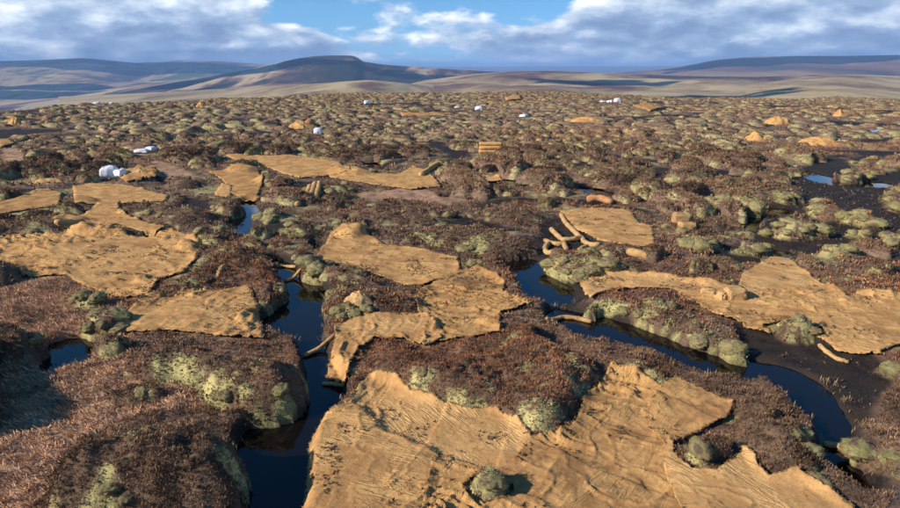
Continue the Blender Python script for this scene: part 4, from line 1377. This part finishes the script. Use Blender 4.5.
def heap(label, px, py, wpx, hgt, seed, mat=M_ROLL, group='coir heaps on the far moor', name='coir_heap', depth=0.6, peak=0.0):
    """crumpled pile of coir: a lumpy mound with creases"""
    c = ground_at(px, py, 0.2)
    d = math.hypot(*c)
    w = wpx / FPX * d
    n = 26
    u = np.linspace(-1, 1, n)
    X, Y = np.meshgrid(u, u, indexing='ij')
    rr_ = np.sqrt(X ** 2 + Y ** 2)
    sq = np.maximum(np.abs(X), np.abs(Y)); f = np.where(rr_ > 0, sq / np.maximum(rr_, 1e-6), 1)
    X, Y = X * f, Y * f                                    # square grid pressed into a disc
    q = np.sqrt(X ** 2 + Y ** 2)
    prof = np.clip(1 - q ** 2.2, 0, 1)
    if peak:
        prof = prof * (0.55 + 0.45 * np.exp(-((X + 0.25) / 0.35) ** 2))
    crump = (1 - np.abs(fbm(X * 1.3 + seed, Y * 1.3, 0.55, 3, seed))) ** 2
    Z = prof * hgt * (0.55 + 0.55 * crump) - 0.06
    out = 1 + 0.20 * fbm(X * 2 + 3 * seed, Y * 2, 0.8, 2, seed + 1)
    V = np.stack([X * w / 2 * out, Y * w / 2 * depth * out, Z], -1).reshape(-1, 3)
    k = np.arange(n * n).reshape(n, n)
    F = np.stack([k[:-1, :-1], k[1:, :-1], k[1:, 1:], k[:-1, 1:]], -1).reshape(-1, 4)
    zb = float(h_at(c[:1], c[1:])[0])
    o = add(name, mesh_from(name, V, F, mat), loc=(c[0], c[1], zb))
    tag(o, label, 'heap', group)


heap('crumpled coir heap on the heather knoll by the channel pool', 359, 309, 30, 0.34, 70, M_LOG, 'coir heaps among the near hummocks', depth=0.75)
block_roll('large rounded coir roll on the long mat before the mossy bank', 735, 291, 0.62, 0.42, 0.46, 0.10, 62, 0.04, 'crumpled coir rolls on the long mat')
block_roll('middle crumpled coir roll on the long mat', 722, 291, 0.40, 0.36, 0.36, 0.7, 63, 0.03, 'crumpled coir rolls on the long mat')
block_roll('outermost crumpled coir roll on the long mat, low and tilted', 709, 289, 0.46, 0.34, 0.33, -0.4, 64, 0.03, 'crumpled coir rolls on the long mat')
heap('peaked orange coir heap on the far moor, larger one', 758, 139, 28, 0.95, 73, peak=1)
heap('low wide orange coir heap beside the larger peaked one', 819, 143, 44, 0.8, 74)
heap('boxy orange coir heap above the larger peaked one', 778, 122, 26, 1.0, 75)
heap('small peaked coir heap high on the far moor', 840, 118, 13, 1.1, 76, peak=1)
heap('flecked coir heap in the far middle of the moor', 586, 120, 36, 0.7, 77)
heap('jumbled coir heap beside the far red logs', 300, 128, 26, 0.8, 78)
heap('boxy coir heap near the skyline', 201, 106, 11, 1.2, 79)
heap('rounded coir heap in the far heather at the side', 16, 127, 13, 0.9, 80)
heap('long crumpled coir heap behind the dark heather patch', 48, 181, 40, 0.38, 81, M_LOG, 'coir heaps among the near hummocks')
heap('coir heap at the foot of the white bag', 137, 176, 30, 0.5, 82, M_LOG, 'coir heaps among the near hummocks')
log('upright reddish coir roll at the end of the jumbled heap', [(308, 127), (312, 126)], 0.55, M_RED, 'coir logs', 83, cat='roll', name='coir_roll')

# ------------------------------------------------------------------ white bulk bags
m, nt, b = new_mat('woven_white_bag')
nz = noise(nt, obj_pos(nt), 7, 4, 0.6)
nt.links.new(ramp(nt, nz, [(0.3, (0.70, 0.71, 0.74)), (0.7, (0.82, 0.82, 0.82))]), b.inputs['Base Color'])
b.inputs['Roughness'].default_value = 0.55
bump(nt, b, nz, 0.6, 0.08)
M_BAG = m
m, nt, b = new_mat('bag_loop_webbing')
b.inputs['Base Color'].default_value = (0.62, 0.64, 0.70, 1)
M_LOOP = m


def bag_mesh(seed, sag):
    r = np.random.default_rng(seed)
    bm = bmesh.new()
    bmesh.ops.create_cube(bm, size=2)
    bmesh.ops.subdivide_edges(bm, edges=bm.edges[:], cuts=7, use_grid_fill=True)
    K = r.normal(size=(14, 3)); K /= np.linalg.norm(K, axis=1, keepdims=True)
    for v in bm.verts:
        p = np.array(v.co[:]); l = np.linalg.norm(p)
        sp = p / l * 1.15
        q = 0.62 * p + 0.38 * sp
        dent = 0.10 * np.cos(np.clip(np.arccos(np.clip(K @ (p / l), -1, 1)).min() * 4, 0, math.pi))
        q = q * (1 + dent)
        q[2] = (q[2] + 1) * 0.5
        if q[2] > 0.85: q[:2] *= 0.80
        q[:2] *= 1 + sag * (1 - q[2]) * 0.35
        v.co = q
    me = bpy.data.meshes.new('bag_body'); bm.to_mesh(me); bm.free()
    me.materials.append(M_BAG)
    for p in me.polygons: p.use_smooth = True
    return me


BAGM = [bag_mesh(900 + i, 0.3 + 0.2 * i) for i in range(3)]
lp = [[-0.12, 0, 0.0], [-0.11, 0, 0.16], [0, 0, 0.25], [0.11, 0, 0.16], [0.12, 0, 0.0]]
lV, lF = tube(np.array(lp) * 0.6, 0.018, 5, 6, 0.02)
LOOPM = mesh_from('lifting_loop', lV, lF, M_LOOP)
BAGS = [('big white bulk bag in front of the crumpled coir', 110, 177, 0.78, 1.10, 0.3), ('smaller white bag slumped beside the big one', 122, 178, 0.52, 0.60, 1.1),
        ('flattened white bag lying behind the big bag', 142, 152, 0.80, 0.42, 0.2), ('flattened white bag end next to the other flattened one', 151, 151, 0.70, 0.52, 1.4),
        ('square white bag near the jumbled coir heap', 318, 134, 0.62, 1.0, 0.1), ('lone white bag below the flat topped hill', 367, 103, 0.85, 1.25, 0.4),
        ('small flat white bag left of the brighter one', 457, 107, 0.9, 0.55, 0.2), ('bright square white bag in the middle distance', 479, 108.5, 0.95, 1.3, 0.0),
        ('slumped pale bag nearer than the bright square one', 524, 114, 0.95, 0.7, 0.9), ('lowest white bag of the far trio', 603, 104.5, 0.85, 0.5, 0.3),
        ('middle white bag of the far trio', 610, 104, 0.9, 0.75, 1.0), ('tallest white bag of the far trio', 617, 103.5, 0.9, 1.6, 0.2),
        ('white bag on the skyline at the valley side', 97, 104, 0.95, 1.1, 0.2), ('tiny white bag just right of the skyline one', 112, 104.5, 0.6, 0.6, 0.2)]
for k, (lab, px, py, hw, hgt, yaw) in enumerate(BAGS):
    c = ground_at(px, py, 0.15)
    zb = float(h_at(c[:1], c[1:])[0])
    e = add('bulk_bag', None, loc=(c[0], c[1], zb + (0.0 if hgt < 0.9 else 0.02)), rot=(0, 0, yaw))
    tag(e, lab, 'bag', 'white bulk bags on the moor')
    add('bag_body', BAGM[k % 3], e, scl=(hw * 0.60, hw * 0.56, hgt * (0.74 if k < 5 else 0.58)))
    if k < 2 or k in (4, 7):
        for sx, sy in ((1, 1), (-1, 1), (1, -1), (-1, -1)):
            add('lifting_loop', LOOPM, e, (sx * hw * 0.34, sy * hw * 0.30, hgt * 0.64), (random.uniform(-1.2, 1.2), random.uniform(-.6, .6), random.uniform(0, 3)))

# ------------------------------------------------------------------ far land: valley, hills, far plain
def m_hill(name, cols, scale, stretch=(1, 1, 1)):
    m, nt, b = new_mat(name)
    p = geo_pos(nt)
    mp = N(nt, 'ShaderNodeMapping'); mp.inputs['Scale'].default_value = (stretch[0], stretch[1] * 0.3, 1)
    nt.links.new(p, mp.inputs['Vector'])
    n1 = noise(nt, mp.outputs[0], scale, 6, 0.6, 0.6)
    n2 = noise(nt, mp.outputs[0], scale * 6, 4, 0.65)
    k = math_node(nt, 'ADD', math_node(nt, 'MULTIPLY', n1, 0.8), math_node(nt, 'MULTIPLY', n2, 0.2))
    c = ramp(nt, k, cols)
    nt.links.new(c, b.inputs['Base Color'])
    b.inputs['Specular IOR Level'].default_value = 0.0
    return m


GRASS = (0.29, 0.215, 0.11); PALE = (0.42, 0.32, 0.175); BROWN = (0.18, 0.10, 0.068); DARK = (0.060, 0.046, 0.040); GREEN = (0.085, 0.10, 0.045); WOOD = (0.022, 0.032, 0.022)


def ridge(name, label, crest, D, D_near, base_py, mat, seed, D_back=None, rough=0.05, na=200, nd=34, curve=1.4):
    """a hill range: crest line as (px, py) at distance D, falling to base_py at D_near and away behind"""
    cx_ = np.array([p[0] for p in crest], float); cy_ = np.array([p[1] for p in crest], float)
    px = np.linspace(cx_[0], cx_[-1], na)
    py = np.interp(px, cx_, cy_)
    for _ in range(1):
        py[1:-1] = 0.25 * py[:-2] + 0.5 * py[1:-1] + 0.25 * py[2:]
    dx = (px - 450) / FPX; dy = (254 - py) / FPX
    wy = CP + dy * SP; wz = -SP + dy * CP
    zc = CAM_H + D * wz / np.hypot(dx, wy)
    az = np.arctan2(dx, wy)
    bp = np.interp(px, [p[0] for p in base_py], [p[1] for p in base_py]) if isinstance(base_py, list) else np.full(na, base_py)
    dyb = (254 - bp) / FPX
    zb = CAM_H + D_near * (-SP + dyb * CP) / np.hypot(dx, CP + dyb * SP)
    zb = np.minimum(zb, zc - 1)
    D_back = D_back or D * 1.35
    tD = np.concatenate([np.linspace(0, 1, nd), 1 + np.linspace(0.08, 1, 14)])
    V = []
    for t in tD:
        if t <= 1:
            dist = D_near + (D - D_near) * t
            z = zb + (zc - zb) * (1 - (1 - t) ** curve)
        else:
            dist = D + (D_back - D) * (t - 1)
            z = zc - (zc - zb) * ((t - 1) ** 1.5) * 1.1
        x = dist * np.sin(az); y = dist * np.cos(az)
        amp = rough * D * 0.12 * math.sin(min(t, 1) * math.pi) if t <= 1 else 0
        g_ = fbm(x, y * 0.6, D * 0.07, 4, seed)
        V.append(np.stack([x, y, z + amp * g_ - amp * 0.3], -1))
    V = np.concatenate(V)
    nd_ = len(tD)
    k = np.arange(nd_ * na).reshape(nd_, na)
    F = np.stack([k[:-1, :-1], k[:-1, 1:], k[1:, 1:], k[1:, :-1]], -1).reshape(-1, 4)
    o = add(name, mesh_from(name, V, F, mat))
    tag(o, label, kind='structure')
    return o


MH_far = m_hill('far_plain_land', [(0.35, DARK), (0.5, BROWN), (0.62, GREEN)], 0.0006)
MH_left = m_hill('left_range_land', [(0.42, DARK), (0.48, BROWN), (0.53, PALE), (0.60, GREEN)], 0.0016)
MH_flat = m_hill('flat_hill_land', [(0.42, WOOD), (0.49, DARK), (0.53, BROWN), (0.58, PALE)], 0.0020, (1, 0.7, 1))
MH_right = m_hill('right_hill_land', [(0.36, DARK), (0.50, BROWN), (0.62, GRASS)], 0.0011)
MH_foot = m_hill('foothill_land', [(0.40, DARK), (0.46, BROWN), (0.52, GRASS), (0.58, PALE)], 0.0040, (0.5, 1, 1))
MH_pale = m_hill('pale_pasture_land', [(0.38, BROWN), (0.46, GRASS), (0.56, PALE)], 0.0050)

ridge('plain', 'blue plain at the horizon', [(-400, 67), (450, 66.5), (620, 66), (1300, 67)], 26000, 9000, 84, MH_far, 1, 34000, 0.004)
ridge('hill_range', 'long shaded range of hills beyond the valley', [(-420, 60), (-200, 57), (-80, 62), (0, 61), (40, 60), (85, 58), (105, 60), (135, 63), (180, 60.5), (215, 61), (260, 64), (330, 67), (420, 72)], 10500, 4800, 103, MH_left, 2)
ridge('hill', 'broad moorland hill rising on the skyline', [(560, 78), (610, 74), (650, 70), (690, 65), (715, 60), (745, 57), (790, 56), (840, 56), (900, 55), (1000, 54), (1150, 58), (1400, 60)], 7500, 4300, 86, MH_right, 3)
ridge('hill', 'flat topped hill with a dark wooded slope', [(-60, 106), (60, 99), (110, 92), (160, 85), (220, 75), (250, 69), (280, 62), (300, 58), (316, 56), (335, 55.3), (352, 55.6), (357, 57.2), (363, 61.5), (382, 64.5), (430, 68), (480, 71), (540, 74), (600, 78), (640, 82)], 4800, 2600, [(-60, 112), (200, 102), (640, 98)], MH_flat, 4, na=360)
ridge('foothills', 'brown foothills below the skyline', [(380, 92), (430, 80), (470, 74), (520, 71), (560, 71), (620, 74), (700, 76.5), (760, 77), (800, 75), (850, 74.5), (900, 76), (1000, 78), (1200, 80)], 3300, 1500, 102, MH_foot, 5)
ridge('pasture', 'pale pasture ridge under the flat topped hill', [(60, 106), (150, 101), (230, 95), (300, 86), (345, 81.5), (370, 80), (400, 83), (430, 88), (470, 93), (520, 98)], 2300, 1200, 108, MH_pale, 6)
ridge('pasture', 'pale pasture swell under the broad moorland hill', [(560, 98), (640, 96), (700, 90), (760, 83), (800, 78.5), (840, 76), (870, 79), (920, 86), (1000, 90), (1200, 92)], 2600, 1300, 106, MH_pale, 7)
# valley floor joining moor edge and hills
vr = np.geomspace(215, 27000, 60); va = np.linspace(-math.pi, math.pi, 121)
A, B = np.meshgrid(vr, va, indexing='ij')
X, Y = A * np.sin(B), A * np.cos(B)
Z = -np.interp(A, [215, 400, 1200, 3000, 9000, 27000], [14, 40, 95, 190, 330, 560])
k = np.arange(X.size).reshape(X.shape)
F = np.stack([k[:-1, :-1], k[:-1, 1:], k[1:, 1:], k[1:, :-1]], -1).reshape(-1, 4)
tag(add('valley_ground', mesh_from('valley_ground', np.stack([X, Y, Z], -1).reshape(-1, 3), F, MH_foot)), 'valley land below the moor', kind='structure')

# ------------------------------------------------------------------ cumulus overhead, whose shadows lie on the hills
m, nt, b = new_mat('cloud_white')
b.inputs['Base Color'].default_value = (0.9, 0.9, 0.9, 1)
M_CLOUD = m
CLOUD_Z = 1150.0
for k, (px, py, D, rx, ry) in enumerate([(262, 77, 4300, 950, 560), (600, 84, 2500, 330, 190), (735, 92, 1750, 250, 90), (850, 62, 7000, 2300, 800), (700, 66, 6800, 700, 500),
                                         (110, 66, 9000, 3000, 1300), (-60, 84, 6000, 1500, 800), (170, 92, 3600, 500, 240), (440, 76, 3900, 500, 300)]):
    dx, dy = (px - 450) / FPX, (254 - py) / FPX
    w = np.array([dx, CP + dy * SP, -SP + dy * CP]); w = w / np.hypot(w[0], w[1]) * D
    w[2] += CAM_H
    t = (CLOUD_Z - w[2]) / SUN_DIR[2]
    cpos = w + SUN_DIR * t
    r = np.random.default_rng(60 + k)
    bm = bmesh.new()
    for q in range(16):
        a, f = r.uniform(0, 6.28), math.sqrt(r.uniform(0, 1))
        cs = r.uniform(0.28, 0.5) * (1.15 - 0.5 * f)
        mtx = bmesh.ops.create_icosphere(bm, subdivisions=2, radius=1)
        for v in mtx['verts']:
            v.co = ((v.co.x * cs + f * 0.72 * math.cos(a)) * rx, (v.co.y * cs + f * 0.72 * math.sin(a)) * ry, max(v.co.z, -0.25) * cs * min(rx, ry) * 0.5)
    me = bpy.data.meshes.new('cloud'); bm.to_mesh(me); bm.free()
    me.materials.append(M_CLOUD)
    for p in me.polygons: p.use_smooth = True
    tag(add('cloud', me, loc=tuple(cpos)), 'white cumulus drifting high over the hills', kind='stuff')

# ------------------------------------------------------------------ haze over the whole land
m = bpy.data.materials.new('haze_air'); m.use_nodes = True
nt = m.node_tree; nt.nodes.clear()
pv = N(nt, 'ShaderNodeVolumePrincipled')
pv.inputs['Color'].default_value = (0.34, 0.58, 1.0, 1)
pv.inputs['Density'].default_value = 8.5e-5
pv.inputs['Anisotropy'].default_value = 0.0
mo_ = N(nt, 'ShaderNodeOutputMaterial')
nt.links.new(pv.outputs[0], mo_.inputs['Volume'])
s = 36000.0
zt = 240.0; zb = -700.0
hv = np.array([[-s, -s, zb], [s, -s, zb], [s, s, zb], [-s, s, zb], [-s, -s, zt], [s, -s, zt], [s, s, zt], [-s, s, zt]])
hf = np.array([[3, 2, 1, 0], [4, 5, 6, 7], [0, 1, 5, 4], [1, 2, 6, 5], [2, 3, 7, 6], [3, 0, 4, 7]])
tag(add('haze', mesh_from('haze', hv, hf, m, False)), 'thin blue air over the moor and hills', kind='stuff')
tot = sum(len(o.data.polygons) for o in scene.objects if o.type == 'MESH')
print('objects', len(scene.objects), 'polys', tot)
